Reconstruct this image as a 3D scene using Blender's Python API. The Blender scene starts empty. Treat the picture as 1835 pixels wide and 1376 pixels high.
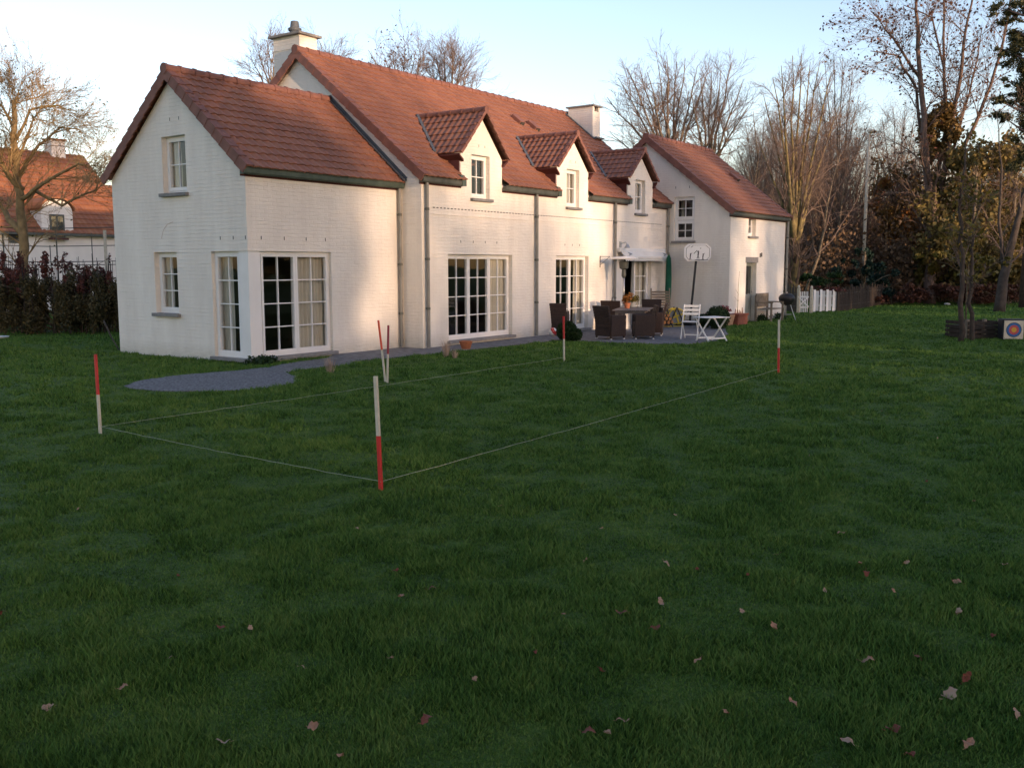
import bpy, bmesh, math, random
import numpy as np
from mathutils import Vector, Matrix
R = math.radians
sc = bpy.context.scene
col = sc.collection
# ------------------------------------------------------------------ camera
CAM = Vector((-12.63, -15.24, 1.955)); FPX = 1716.7; YAW, PITCH, ROLL = 0.9587, 0.1232, -0.0011
fwd = Vector((math.sin(YAW)*math.cos(PITCH), math.cos(YAW)*math.cos(PITCH), -math.sin(PITCH)))
_r = Vector((math.cos(YAW), -math.sin(YAW), 0)); _u = _r.cross(fwd)
rt = math.cos(ROLL)*_r + math.sin(ROLL)*_u; up = -math.sin(ROLL)*_r + math.cos(ROLL)*_u
cam = bpy.data.objects.new('camera', bpy.data.cameras.new('camera')); col.objects.link(cam)
cam.matrix_world = Matrix(((rt.x, up.x, -fwd.x, CAM.x), (rt.y, up.y, -fwd.y, CAM.y), (rt.z, up.z, -fwd.z, CAM.z), (0, 0, 0, 1)))
cam.data.sensor_width = 36; cam.data.lens = FPX/1835*36; cam.data.clip_end = 3000; cam.data.clip_start = 0.05
sc.camera = cam
# ------------------------------------------------------------------ light
SUN_EL, SUN_DX = 7.0, -0.19      # the sun stands low over -Y, a touch to -X
sd = Vector((SUN_DX, -1, 0)).normalized() * math.cos(R(SUN_EL)) + Vector((0, 0, math.sin(R(SUN_EL))))
w = bpy.data.worlds.new('World'); sc.world = w; w.use_nodes = True
nt = w.node_tree; bg = nt.nodes['Background']
sky = nt.nodes.new('ShaderNodeTexSky'); sky.sky_type = 'NISHITA'; sky.sun_disc = False
sky.sun_elevation = R(SUN_EL); sky.sun_rotation = math.atan2(sd.x, sd.y)
sky.air_density = 1.0; sky.dust_density = 0.9; sky.ozone_density = 1.8
tint = nt.nodes.new('ShaderNodeMix'); tint.data_type = 'RGBA'; tint.blend_type = 'MULTIPLY'; tint.inputs[0].default_value = 1; tint.inputs[7].default_value = (1.12, 0.94, 0.97, 1)
nt.links.new(sky.outputs[0], tint.inputs[6]); nt.links.new(tint.outputs[2], bg.inputs[0]); bg.inputs[1].default_value = 0.15
sl = bpy.data.lights.new('sun', 'SUN'); sl.energy = 2.0; sl.angle = R(0.8); sl.color = (1.0, 0.68, 0.45)
so = bpy.data.objects.new('sun', sl); col.objects.link(so)
so.rotation_euler = sd.to_track_quat('Z', 'Y').to_euler()
vs = sc.view_settings; vs.view_transform = 'Standard'; vs.look = 'None'; vs.gamma = 1; vs.exposure = 1.66
sc.render.resolution_x = 1024; sc.render.resolution_y = 767
random.seed(7); rng = np.random.default_rng(7)

# ------------------------------------------------------------------ placing helpers
def ray(px, py): return fwd + rt*((px-917.5)/FPX) - up*((py-688)/FPX)
def G(px, py, z=0.0):
    v = ray(px, py); return CAM + v*((z-CAM.z)/v.z)
def FY(px, py, y):
    v = ray(px, py); return CAM + v*((y-CAM.y)/v.y)
def FX(px, py, x):
    v = ray(px, py); return CAM + v*((x-CAM.x)/v.x)
def D(px, py, depth): return CAM + ray(px, py)*depth

# ------------------------------------------------------------------ materials
def mat(name, c, rough=0.8, var=0.15, scale=6.0, bump=0.0, bscale=40.0, c2=None, metal=0.0, coat=0.0, detail=4, spec=0.3):
    m = bpy.data.materials.new(name); m.use_nodes = True; t = m.node_tree; b = t.nodes['Principled BSDF']
    b.inputs['Roughness'].default_value = rough; b.inputs['Metallic'].default_value = metal
    b.inputs['Specular IOR Level'].default_value = spec
    tc = t.nodes.new('ShaderNodeTexCoord')
    n = t.nodes.new('ShaderNodeTexNoise'); n.inputs['Scale'].default_value = scale; n.inputs['Detail'].default_value = detail
    t.links.new(tc.outputs['Object'], n.inputs['Vector'])
    r = t.nodes.new('ShaderNodeValToRGB'); r.color_ramp.elements[0].position = 0.3; r.color_ramp.elements[1].position = 0.7
    a = [max(0, x*(1-var)) for x in c]; d = [min(1, x*(1+var)) for x in (c2 or c)]
    r.color_ramp.elements[0].color = (*a, 1); r.color_ramp.elements[1].color = (*d, 1)
    t.links.new(n.outputs['Fac'], r.inputs['Fac']); t.links.new(r.outputs['Color'], b.inputs['Base Color'])
    if bump:
        n2 = t.nodes.new('ShaderNodeTexNoise'); n2.inputs['Scale'].default_value = bscale; n2.inputs['Detail'].default_value = 6
        t.links.new(tc.outputs['Object'], n2.inputs['Vector'])
        bp = t.nodes.new('ShaderNodeBump'); bp.inputs['Strength'].default_value = bump; bp.inputs['Distance'].default_value = 0.02
        t.links.new(n2.outputs['Fac'], bp.inputs['Height']); t.links.new(bp.outputs['Normal'], b.inputs['Normal'])
    return m
def brick_mat():
    m = bpy.data.materials.new('painted_brick'); m.use_nodes = True; t = m.node_tree; b = t.nodes['Principled BSDF']; L = t.links.new
    b.inputs['Roughness'].default_value = 0.75; b.inputs['Specular IOR Level'].default_value = 0.25
    tc = t.nodes.new('ShaderNodeTexCoord'); sp = t.nodes.new('ShaderNodeSeparateXYZ'); L(tc.outputs['Object'], sp.inputs[0])
    ad = t.nodes.new('ShaderNodeMath'); L(sp.outputs[0], ad.inputs[0]); L(sp.outputs[1], ad.inputs[1])
    nz = t.nodes.new('ShaderNodeTexNoise'); nz.inputs['Scale'].default_value = 3.0; nz.inputs['Detail'].default_value = 4; L(tc.outputs['Object'], nz.inputs['Vector'])
    ms = t.nodes.new('ShaderNodeMath'); ms.operation = 'MULTIPLY_ADD'; L(nz.outputs['Fac'], ms.inputs[0]); ms.inputs[1].default_value = 0.035; L(sp.outputs[2], ms.inputs[2])
    cb = t.nodes.new('ShaderNodeCombineXYZ'); L(ad.outputs[0], cb.inputs[0]); L(ms.outputs[0], cb.inputs[1])
    br = t.nodes.new('ShaderNodeTexBrick'); L(cb.outputs[0], br.inputs['Vector'])
    br.inputs['Scale'].default_value = 1.0; br.inputs['Brick Width'].default_value = 0.22; br.inputs['Row Height'].default_value = 0.077
    br.inputs['Mortar Size'].default_value = 0.008; br.inputs['Mortar Smooth'].default_value = 1.0
    br.inputs['Color1'].default_value = (1, 1, 1, 1); br.inputs['Color2'].default_value = (0.45, 0.45, 0.45, 1); br.inputs['Mortar'].default_value = (0, 0, 0, 1)
    n2 = t.nodes.new('ShaderNodeTexNoise'); n2.inputs['Scale'].default_value = 1; n2.inputs['Detail'].default_value = 5; mq = t.nodes.new('ShaderNodeMapping'); mq.inputs['Scale'].default_value = (5, 5, 21); L(tc.outputs['Object'], mq.inputs[0]); L(mq.outputs[0], n2.inputs['Vector'])
    mx = t.nodes.new('ShaderNodeMix'); mx.data_type = 'FLOAT'; mx.inputs[0].default_value = 0.62; L(br.outputs['Color'], mx.inputs[2]); L(n2.outputs['Fac'], mx.inputs[3])
    bp = t.nodes.new('ShaderNodeBump'); bp.inputs['Strength'].default_value = 1.0; bp.inputs['Distance'].default_value = 0.016
    L(mx.outputs[0], bp.inputs['Height']); L(bp.outputs['Normal'], b.inputs['Normal'])
    n3 = t.nodes.new('ShaderNodeTexNoise'); n3.inputs['Scale'].default_value = 0.8; n3.inputs['Detail'].default_value = 7; n3.inputs['Roughness'].default_value = 0.7
    mp = t.nodes.new('ShaderNodeMapping'); mp.inputs['Scale'].default_value = (2.2, 2.2, 0.5); L(tc.outputs['Object'], mp.inputs[0]); L(mp.outputs[0], n3.inputs['Vector'])
    r = t.nodes.new('ShaderNodeValToRGB'); r.color_ramp.elements[0].position = 0.32; r.color_ramp.elements[1].position = 0.66
    r.color_ramp.elements[0].color = (0.76, 0.70, 0.625, 1); r.color_ramp.elements[1].color = (0.87, 0.82, 0.74, 1)
    L(n3.outputs['Fac'], r.inputs[0])
    # splash dirt rising from the soil
    mr = t.nodes.new('ShaderNodeMapRange'); mr.inputs[1].default_value = 0.0; mr.inputs[2].default_value = 0.35; mr.inputs[3].default_value = 0.85; mr.inputs[4].default_value = 0.0
    L(sp.outputs[2], mr.inputs[0]); mm = t.nodes.new('ShaderNodeMath'); mm.operation = 'MULTIPLY'; L(mr.outputs[0], mm.inputs[0]); L(n2.outputs['Fac'], mm.inputs[1])
    mc = t.nodes.new('ShaderNodeMix'); mc.data_type = 'RGBA'; L(mm.outputs[0], mc.inputs[0]); L(r.outputs[0], mc.inputs[6]); mc.inputs[7].default_value = (0.36, 0.33, 0.24, 1)
    L(mc.outputs[2], b.inputs['Base Color'])
    return m
def tile_mat(name, ca, cb_, cc):
    m = bpy.data.materials.new(name); m.use_nodes = True; t = m.node_tree; b = t.nodes['Principled BSDF']; L = t.links.new
    b.inputs['Roughness'].default_value = 0.6; b.inputs['Specular IOR Level'].default_value = 0.35
    uv = t.nodes.new('ShaderNodeUVMap'); fl = t.nodes.new('ShaderNodeVectorMath'); fl.operation = 'FLOOR'; L(uv.outputs[0], fl.inputs[0])
    wn = t.nodes.new('ShaderNodeTexWhiteNoise'); wn.noise_dimensions = '2D'; L(fl.outputs[0], wn.inputs['Vector'])
    tc = t.nodes.new('ShaderNodeTexCoord'); n = t.nodes.new('ShaderNodeTexNoise'); n.inputs['Scale'].default_value = 0.7; n.inputs['Detail'].default_value = 6; L(tc.outputs['Object'], n.inputs['Vector'])
    mx = t.nodes.new('ShaderNodeMix'); mx.data_type = 'FLOAT'; mx.inputs[0].default_value = 0.55; L(wn.outputs['Value'], mx.inputs[2]); L(n.outputs['Fac'], mx.inputs[3])
    r = t.nodes.new('ShaderNodeValToRGB'); e = r.color_ramp.elements; e[0].position = 0.1; e[0].color = (*ca, 1); e[1].position = 0.9; e[1].color = (*cc, 1)
    k = e.new(0.5); k.color = (*cb_, 1); L(mx.outputs[0], r.inputs[0])
    n2 = t.nodes.new('ShaderNodeTexNoise'); n2.inputs['Scale'].default_value = 30; n2.inputs['Detail'].default_value = 4; L(tc.outputs['Object'], n2.inputs['Vector'])
    m2 = t.nodes.new('ShaderNodeMix'); m2.data_type = 'RGBA'; m2.blend_type = 'MULTIPLY'; m2.inputs[0].default_value = 0.35; L(r.outputs[0], m2.inputs[6]); L(n2.outputs['Color'], m2.inputs[7])
    L(m2.outputs[2], b.inputs['Base Color'])
    return m
def glass_mat():
    m = bpy.data.materials.new('window_glass'); m.use_nodes = True; t = m.node_tree; L = t.links.new
    for n in list(t.nodes):
        if n.type != 'OUTPUT_MATERIAL': t.nodes.remove(n)
    out = [n for n in t.nodes][0]
    tr = t.nodes.new('ShaderNodeBsdfTransparent'); tr.inputs[0].default_value = (0.88, 0.89, 0.89, 1)
    gl = t.nodes.new('ShaderNodeBsdfGlossy'); gl.inputs['Roughness'].default_value = 0.02
    lw = t.nodes.new('ShaderNodeLayerWeight'); pw = t.nodes.new('ShaderNodeMath'); pw.operation = 'POWER'; pw.inputs[1].default_value = 4.0; L(lw.outputs['Facing'], pw.inputs[0])
    nz = t.nodes.new('ShaderNodeTexNoise'); nz.inputs['Scale'].default_value = 1.5; tc = t.nodes.new('ShaderNodeTexCoord'); L(tc.outputs['Object'], nz.inputs[0])
    bp = t.nodes.new('ShaderNodeBump'); bp.inputs['Strength'].default_value = 0.25; bp.inputs['Distance'].default_value = 0.01; L(nz.outputs[0], bp.inputs['Height']); L(bp.outputs[0], gl.inputs['Normal'])
    mu = t.nodes.new('ShaderNodeMath'); mu.operation = 'MULTIPLY_ADD'; mu.inputs[1].default_value = .9; mu.inputs[2].default_value = .06; L(pw.outputs[0], mu.inputs[0]); lw.inputs[0].default_value = .5
    mx = t.nodes.new('ShaderNodeMixShader'); L(mu.outputs[0], mx.inputs[0]); L(tr.outputs[0], mx.inputs[1]); L(gl.outputs[0], mx.inputs[2]); L(mx.outputs[0], out.inputs[0])
    return m
def leaf_mat(name, ca, cb_, trans=0.25):
    m = bpy.data.materials.new(name); m.use_nodes = True; t = m.node_tree; b = t.nodes['Principled BSDF']; L = t.links.new
    b.inputs['Roughness'].default_value = 0.6; b.inputs['Specular IOR Level'].default_value = 0.25
    g = t.nodes.new('ShaderNodeNewGeometry'); tc = t.nodes.new('ShaderNodeTexCoord')
    n = t.nodes.new('ShaderNodeTexNoise'); n.inputs['Scale'].default_value = 1.3; n.inputs['Detail'].default_value = 3; L(tc.outputs['Object'], n.inputs[0])
    mx = t.nodes.new('ShaderNodeMix'); mx.data_type = 'FLOAT'; mx.inputs[0].default_value = 0.5; L(g.outputs['Random Per Island'], mx.inputs[2]); L(n.outputs[0], mx.inputs[3])
    r = t.nodes.new('ShaderNodeValToRGB'); r.color_ramp.elements[0].position = 0.25; r.color_ramp.elements[1].position = 0.75
    r.color_ramp.elements[0].color = (*ca, 1); r.color_ramp.elements[1].color = (*cb_, 1); L(mx.outputs[0], r.inputs[0]); L(r.outputs[0], b.inputs['Base Color'])
    if trans:
        tl = t.nodes.new('ShaderNodeBsdfTranslucent'); L(r.outputs[0], tl.inputs[0]); ms = t.nodes.new('ShaderNodeMixShader'); ms.inputs[0].default_value = trans
        L(b.outputs[0], ms.inputs[1]); L(tl.outputs[0], ms.inputs[2]); L(ms.outputs[0], t.nodes['Material Output'].inputs[0])
    return m
def grass_mat(name, ground=False):
    m = bpy.data.materials.new(name); m.use_nodes = True; t = m.node_tree; b = t.nodes['Principled BSDF']; L = t.links.new
    b.inputs['Roughness'].default_value = 0.75; b.inputs['Specular IOR Level'].default_value = 0.15
    tc = t.nodes.new('ShaderNodeTexCoord'); g = t.nodes.new('ShaderNodeNewGeometry')
    n = t.nodes.new('ShaderNodeTexNoise'); n.inputs['Scale'].default_value = 1.8; n.inputs['Detail'].default_value = 9; n.inputs['Roughness'].default_value = 0.72; L(tc.outputs['Object'], n.inputs[0])
    n2 = t.nodes.new('ShaderNodeTexNoise'); n2.inputs['Scale'].default_value = 5.0; n2.inputs['Detail'].default_value = 5; L(tc.outputs['Object'], n2.inputs[0])
    mx = t.nodes.new('ShaderNodeMix'); mx.data_type = 'FLOAT'; mx.inputs[0].default_value = 0.3; L(n.outputs[0], mx.inputs[2]); L(n2.outputs[0] if ground else g.outputs['Random Per Island'], mx.inputs[3])
    r = t.nodes.new('ShaderNodeValToRGB'); e = r.color_ramp.elements; e[0].position = 0.33; e[1].position = 0.72
    if ground: e[0].color = (0.032, 0.070, 0.011, 1); e[1].color = (0.090, 0.155, 0.026, 1)
    else: e[0].color = (0.024, 0.066, 0.010, 1); e[1].color = (0.165, 0.235, 0.058, 1); k = e.new(0.5); k.color = (0.078, 0.165, 0.028, 1)
    L(mx.outputs[0], r.inputs[0]); L(r.outputs[0], b.inputs['Base Color'])
    if ground:
        bp = t.nodes.new('ShaderNodeBump'); bp.inputs['Strength'].default_value = 1; bp.inputs['Distance'].default_value = 0.03; n3 = t.nodes.new('ShaderNodeTexNoise'); n3.inputs['Scale'].default_value = 25; n3.inputs['Detail'].default_value = 6
        L(tc.outputs['Object'], n3.inputs[0]); L(n3.outputs[0], bp.inputs['Height']); L(bp.outputs[0], b.inputs['Normal'])
    return m
M = dict(
    brick=brick_mat(), tile=tile_mat('roof_tile', (0.25, 0.112, 0.072), (0.31, 0.135, 0.083), (0.37, 0.175, 0.105)),
    tile_far=tile_mat('old_roof_tile', (0.24, 0.09, 0.042), (0.33, 0.125, 0.055), (0.40, 0.18, 0.08)),
    verge=mat('verge_tile', (0.20, 0.09, 0.068), 0.65, 0.2, 5, 0.3),
    zinc=mat('weathered_zinc', (0.10, 0.105, 0.092), 0.55, 0.25, 5, 0.1, metal=0.3), zinc_green=mat('dark_green_zinc', (0.085, 0.11, 0.09), 0.5, 0.25, 5, 0.1, metal=0.3),
    pipe=mat('grey_downpipe', (0.22, 0.215, 0.20), 0.45, 0.12, 4, metal=0.4), lead=mat('lead_flashing', (0.10, 0.112, 0.125), 0.6, 0.2, 6),
    stone=mat('blue_stone', (0.22, 0.215, 0.21), 0.8, 0.15, 8, 0.2), white=mat('white_paint', (0.80, 0.79, 0.77), 0.4, 0.03, 3),
    interior=mat('shade_dark_interior', (0.10, 0.09, 0.08), 0.9, 0.1, 1), curtain=mat('cream_curtain', (0.62, 0.58, 0.49), 0.9, 0.06, 3),  # interior: the rooms' shade is put into a dark wall colour
    glass=glass_mat(), slot=mat('open_joint', (0.05, 0.045, 0.04), 0.9, 0.1, 5), soffit=mat('red_brown_fascia', (0.085, 0.028, 0.024), 0.7, 0.15, 5),
    gravel=mat('grey_gravel', (0.105, 0.102, 0.105), 0.9, 0.35, 28, 0.9, 90, c2=(0.215, 0.21, 0.212)), paving=mat('grey_paving', (0.125, 0.123, 0.127), 0.85, 0.2, 7, 0.5, 30, c2=(0.18, 0.18, 0.19)),
    wicker=mat('dark_brown_wicker', (0.035, 0.022, 0.019), 0.6, 0.3, 30, 0.6, 60), table=mat('grey_brown_table', (0.17, 0.14, 0.13), 0.5, 0.2, 8),
    red=mat('red_stake_paint', (0.55, 0.03, 0.025), 0.45, 0.12, 8), orange=mat('faded_orange_red_paint', (0.80, 0.10, 0.04), 0.5, 0.1, 8), darkred=mat('dark_red_paint', (0.33, 0.035, 0.045), 0.5, 0.1, 8),
    cream=mat('weathered_white_paint', (0.60, 0.53, 0.41), 0.6, 0.12, 12), string=mat('pale_string', (0.34, 0.37, 0.28), 0.8, 0.1, 8),
    steel=mat('brushed_steel', (0.45, 0.45, 0.45), 0.35, 0.1, 8, metal=0.7), black=mat('black_metal', (0.02, 0.02, 0.022), 0.4, 0.2, 8), rubber=mat('black_plastic', (0.025, 0.025, 0.028), 0.6, 0.2, 5),
    green=mat('green_canvas', (0.015, 0.11, 0.065), 0.8, 0.25, 4, 0.3, 12), awning=mat('white_awning_fabric', (0.74, 0.72, 0.68), 0.8, 0.05, 3),
    terra=mat('terracotta', (0.36, 0.13, 0.065), 0.8, 0.2, 9, 0.2), terra_pale=mat('pale_terracotta', (0.46, 0.27, 0.16), 0.8, 0.2, 9, 0.2), brickred=mat('red_brown_brickware', (0.23, 0.075, 0.045), 0.8, 0.2, 9, 0.3),
    teak=mat('weathered_teak', (0.20, 0.165, 0.125), 0.8, 0.25, 7, 0.3), wood=mat('orange_cut_wood', (0.42, 0.19, 0.07), 0.8, 0.3, 9, 0.3), greyplastic=mat('pale_grey_plastic', (0.46, 0.49, 0.50), 0.5, 0.06, 4), yellow=mat('yellow_plastic', (0.62, 0.45, 0.05), 0.5, 0.1, 5),
    grey=mat('grey_plastic', (0.25, 0.26, 0.27), 0.5, 0.1, 5), door=mat('grey_green_paint', (0.26, 0.28, 0.25), 0.5, 0.08, 5), blue=mat('blue_ring', (0.035, 0.13, 0.36), 0.7, 0.08, 5), target_red=mat('red_ring', (0.50, 0.10, 0.10), 0.7, 0.08, 5), gold=mat('gold_ring', (0.65, 0.38, 0.05), 0.7, 0.08, 5),
    soil=mat('dark_soil', (0.03, 0.022, 0.015), 0.95, 0.3, 12, 0.5), pale=mat('grey_brown_pale', (0.045, 0.034, 0.027), 0.85, 0.3, 9, 0.4), whitefar=mat('warm_white_render', (0.80, 0.74, 0.66), 0.8, 0.06, 2),  # neighbour's render: plain warm white
    bark=mat('grey_brown_bark', (0.115, 0.09, 0.066), 0.9, 0.35, 5, 0.8, 18, c2=(0.17, 0.135, 0.09)), bark_dark=mat('dark_bark', (0.06, 0.046, 0.036), 0.9, 0.35, 5, 0.6, 18), bark_olive=mat('mossy_bark', (0.085, 0.07, 0.04), 0.9, 0.4, 4, 0.8, 18, c2=(0.17, 0.13, 0.05)),
    twig_sunlit=mat('sunlit_golden_twig', (0.30, 0.20, 0.09), 0.9, 0.3, 3), twig=mat('red_brown_twig', (0.15, 0.105, 0.082), 0.9, 0.3, 3), bark_sunlit=mat('sunlit_golden_bark', (0.23, 0.16, 0.075), 0.9, 0.35, 5, 0.7, 18), bark_red=mat('orange_brown_bark', (0.115, 0.078, 0.062), 0.85, 0.35, 5, 0.6, 18),  # golden twig and bark: low sunlight put into the brown
    box=leaf_mat('boxwood_leaf', (0.010, 0.026, 0.008), (0.028, 0.060, 0.016)), hedge=leaf_mat('hedge_leaf', (0.034, 0.036, 0.016), (0.15, 0.115, 0.05)), hedge_red=leaf_mat('red_shrub_leaf', (0.06, 0.026, 0.02), (0.19, 0.065, 0.05)),
    ever=leaf_mat('evergreen_leaf', (0.06, 0.052, 0.02), (0.22, 0.165, 0.05)), conifer=leaf_mat('blue_green_needles', (0.006, 0.018, 0.014), (0.016, 0.040, 0.028), 0.1), pine=leaf_mat('pine_needles', (0.02, 0.032, 0.014), (0.085, 0.08, 0.032), 0.2),
    autumn=leaf_mat('russet_leaf', (0.16, 0.055, 0.015), (0.34, 0.16, 0.035)), olive=leaf_mat('yellow_green_leaf', (0.07, 0.065, 0.015), (0.20, 0.15, 0.03)), redbrown=leaf_mat('dark_red_brown_leaf', (0.05, 0.022, 0.014), (0.12, 0.048, 0.028)), dry=leaf_mat('dry_grass_straw', (0.36, 0.24, 0.17), (0.60, 0.46, 0.36)), flower=leaf_mat('pink_red_flower', (0.25, 0.05, 0.05), (0.40, 0.12, 0.12)),
    oakleaf_red=mat('rusty_oak_leaf', (0.17, 0.05, 0.03), 0.7, 0.35, 2, 0.3), oakleaf_tan=mat('pale_tan_leaf', (0.34, 0.23, 0.16), 0.7, 0.25, 2, 0.3), oakleaf=mat('dry_oak_leaf', (0.26, 0.12, 0.07), 0.7, 0.35, 2, 0.3, c2=(0.36, 0.21, 0.13)), grass=grass_mat('grass_blade'), lawn=grass_mat('lawn_soil', True), thicket=mat('brown_thicket_stem', (0.15, 0.10, 0.07), 0.9, 0.4, 2), brush=leaf_mat('brown_brush', (0.08, 0.052, 0.03), (0.20, 0.125, 0.07)), brown_ivy=leaf_mat('bronze_ivy_leaf', (0.06, 0.042, 0.015), (0.22, 0.14, 0.045)),
)
# ------------------------------------------------------------------ object helpers
def tag(o, label=None, cat=None, group=None, kind=None):
    for k, v in (('label', label), ('category', cat), ('group', group), ('kind', kind)):
        if v: o[k] = v
    return o
def empty(name, loc, label, cat, group=None, rz=0):
    o = bpy.data.objects.new(name, None); col.objects.link(o); o.location = loc; o.rotation_euler = (0, 0, rz); o.empty_display_size = 0.2
    return tag(o, label, cat, group)
class MB:
    def __init__(s): s.v = []; s.f = []; s.uv = None; s.mi = []
    def add(s, vs, fs, mi=0):
        n = len(s.v); s.v += [tuple(v) for v in vs]; s.f += [tuple(i+n for i in f) for f in fs]; s.mi += [mi]*len(fs); return s
    def box(s, x0, x1, y0, y1, z0, z1, mi=0):
        if x0 > x1: x0, x1 = x1, x0
        if y0 > y1: y0, y1 = y1, y0
        return s.add([(x0,y0,z0),(x1,y0,z0),(x1,y1,z0),(x0,y1,z0),(x0,y0,z1),(x1,y0,z1),(x1,y1,z1),(x0,y1,z1)],
                     [(0,3,2,1),(4,5,6,7),(0,1,5,4),(1,2,6,5),(2,3,7,6),(3,0,4,7)], mi)
    def bar(s, a, b, wd, th, upv=(0, 0, 1)):       # rectangular bar from a to b
        a, b = Vector(a), Vector(b); d = (b-a).normalized(); u = Vector(upv)
        if abs(d.dot(u)) > 0.95: u = Vector((1, 0, 0))
        p = d.cross(u).normalized()*wd/2; q = p.cross(d).normalized()*th/2
        vs = [a-p-q, a+p-q, a+p+q, a-p+q, b-p-q, b+p-q, b+p+q, b-p+q]
        return s.add(vs, [(0,3,2,1),(4,5,6,7),(0,1,5,4),(1,2,6,5),(2,3,7,6),(3,0,4,7)])
    def tube(s, pts, rad, n=8, cap=True):
        pts = [Vector(p) for p in pts]; rad = rad if hasattr(rad, '__len__') else [rad]*len(pts)
        base = len(s.v); ref = None
        for i, p in enumerate(pts):
            d = (pts[min(i+1, len(pts)-1)]-pts[max(i-1, 0)])
            d = d.normalized() if d.length > 1e-9 else Vector((0, 0, 1))
            if ref is None: ref = Vector((1, 0, 0)) if abs(d.x) < 0.8 else Vector((0, 1, 0))
            a = d.cross(ref).normalized(); b = d.cross(a); ref = -b if False else ref
            for k in range(n):
                t = 2*math.pi*k/n; s.v.append(tuple(p + (a*math.cos(t)+b*math.sin(t))*rad[i]))
        for i in range(len(pts)-1):
            for k in range(n):
                k2 = (k+1) % n; s.f.append((base+i*n+k, base+i*n+k2, base+(i+1)*n+k2, base+(i+1)*n+k)); s.mi.append(0)
        if cap:
            s.f.append(tuple(base+k for k in range(n))[::-1]); s.f.append(tuple(base+(len(pts)-1)*n+k for k in range(n))); s.mi += [0, 0]
        return s
    def lathe(s, prof, n=20, c=(0, 0, 0), sx=1, sy=1):
        base = len(s.v)
        for r, z in prof:
            for k in range(n):
                t = 2*math.pi*k/n; s.v.append((c[0]+r*sx*math.cos(t), c[1]+r*sy*math.sin(t), c[2]+z))
        for i in range(len(prof)-1):
            for k in range(n):
                k2 = (k+1) % n; s.f.append((base+i*n+k, base+i*n+k2, base+(i+1)*n+k2, base+(i+1)*n+k)); s.mi.append(0)
        s.f.append(tuple(base+k for k in range(n))[::-1]); s.f.append(tuple(base+(len(prof)-1)*n+k for k in range(n))); s.mi += [0, 0]
        return s
    def prism(s, poly, a0, a1, axis='x', mi=0):     # poly in the two other axes
        def P(a, p): return (a, p[0], p[1]) if axis == 'x' else ((p[0], a, p[1]) if axis == 'y' else (p[0], p[1], a))
        n = len(poly); vs = [P(a0, p) for p in poly]+[P(a1, p) for p in poly]
        return s.add(vs, [tuple(range(n))[::-1], tuple(range(n, 2*n))]+[(i, (i+1) % n, n+(i+1) % n, n+i) for i in range(n)], mi)
    def mesh(s, name, m, smooth=False, recalc=True):
        me = bpy.data.meshes.new(name); me.from_pydata(s.v, [], s.f)
        for x in (m if isinstance(m, (list, tuple)) else [m]): me.materials.append(x)
        if any(s.mi): me.polygons.foreach_set('material_index', s.mi)
        if recalc:
            bm = bmesh.new(); bm.from_mesh(me); bmesh.ops.recalc_face_normals(bm, faces=bm.faces); bm.to_mesh(me); bm.free()
        if smooth: me.polygons.foreach_set('use_smooth', [True]*len(me.polygons))
        me.update(); return me
    def build(s, name, m, parent=None, smooth=False, bevel=0, recalc=True, loc=None):
        o = bpy.data.objects.new(name, s.mesh(name, m, smooth, recalc)); col.objects.link(o); o.parent = parent
        if loc is not None: o.location = loc
        if bevel:
            b = o.modifiers.new('bevel', 'BEVEL'); b.width = bevel; b.segments = 2; b.limit_method = 'ANGLE'
        return o
def copy_tree(o, parent=None):
    c = o.copy(); col.objects.link(c); c.parent = parent
    for ch in o.children: copy_tree(ch, c)
    return c
def np_mesh(name, V, F, m, smooth=False, k=3):
    me = bpy.data.meshes.new(name); nf = len(F)
    me.vertices.add(len(V)); me.vertices.foreach_set('co', np.asarray(V, np.float32).ravel())
    me.loops.add(nf*k); me.loops.foreach_set('vertex_index', np.asarray(F, np.int32).ravel())
    me.polygons.add(nf); me.polygons.foreach_set('loop_start', np.arange(0, nf*k, k, dtype=np.int32)); me.polygons.foreach_set('loop_total', np.full(nf, k, np.int32))
    me.materials.append(m); me.update(calc_edges=True); return me
def leaves_mesh(name, P, size, m, flat=0.0, elong=1.6):
    """one small folded leaf (two triangles) at each point of P"""
    P = np.asarray(P, float); n = len(P); s = size*rng.uniform(0.6, 1.3, (n, 1))
    a = rng.normal(size=(n, 3)); a[:, 2] *= (1-flat); a /= np.linalg.norm(a, axis=1)[:, None]
    b = rng.normal(size=(n, 3)); b -= a*(a*b).sum(1)[:, None]; b /= np.linalg.norm(b, axis=1)[:, None]
    a *= s*elong*0.5; b *= s*0.5
    V = np.stack([P-a, P+b, P+a, P-b], 1).reshape(-1, 3); i = np.arange(n)[:, None]*4
    return np_mesh(name, V, i+np.array([[0, 1, 2, 3]]), m, k=4)
def leaves(name, P, size, m, parent=None, **k):
    o = bpy.data.objects.new(name, leaves_mesh(name, P, size, m, **k)); col.objects.link(o); o.parent = parent; return o
def blob_points(n, blobs, shell=0.35):
    """points spread in ellipsoidal clumps (cx,cy,cz,rx,ry,rz), denser near the surface"""
    out = []; wts = np.array([b[3]*b[4]*b[5] for b in blobs])**0.7; wts /= wts.sum()
    for b, wt in zip(blobs, wts):
        k = max(3, int(n*wt)); d = rng.normal(size=(k, 3)); d /= np.linalg.norm(d, axis=1)[:, None]
        r = rng.uniform(shell, 1, (k, 1))**0.6*rng.uniform(0.85, 1.12, (k, 1)); out.append(np.array(b[:3])+d*r*(rng.uniform(.55, 1.5, (k, 1)) if shell < .5 else 1)*np.array(b[3:6]))
    return np.concatenate(out)

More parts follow.
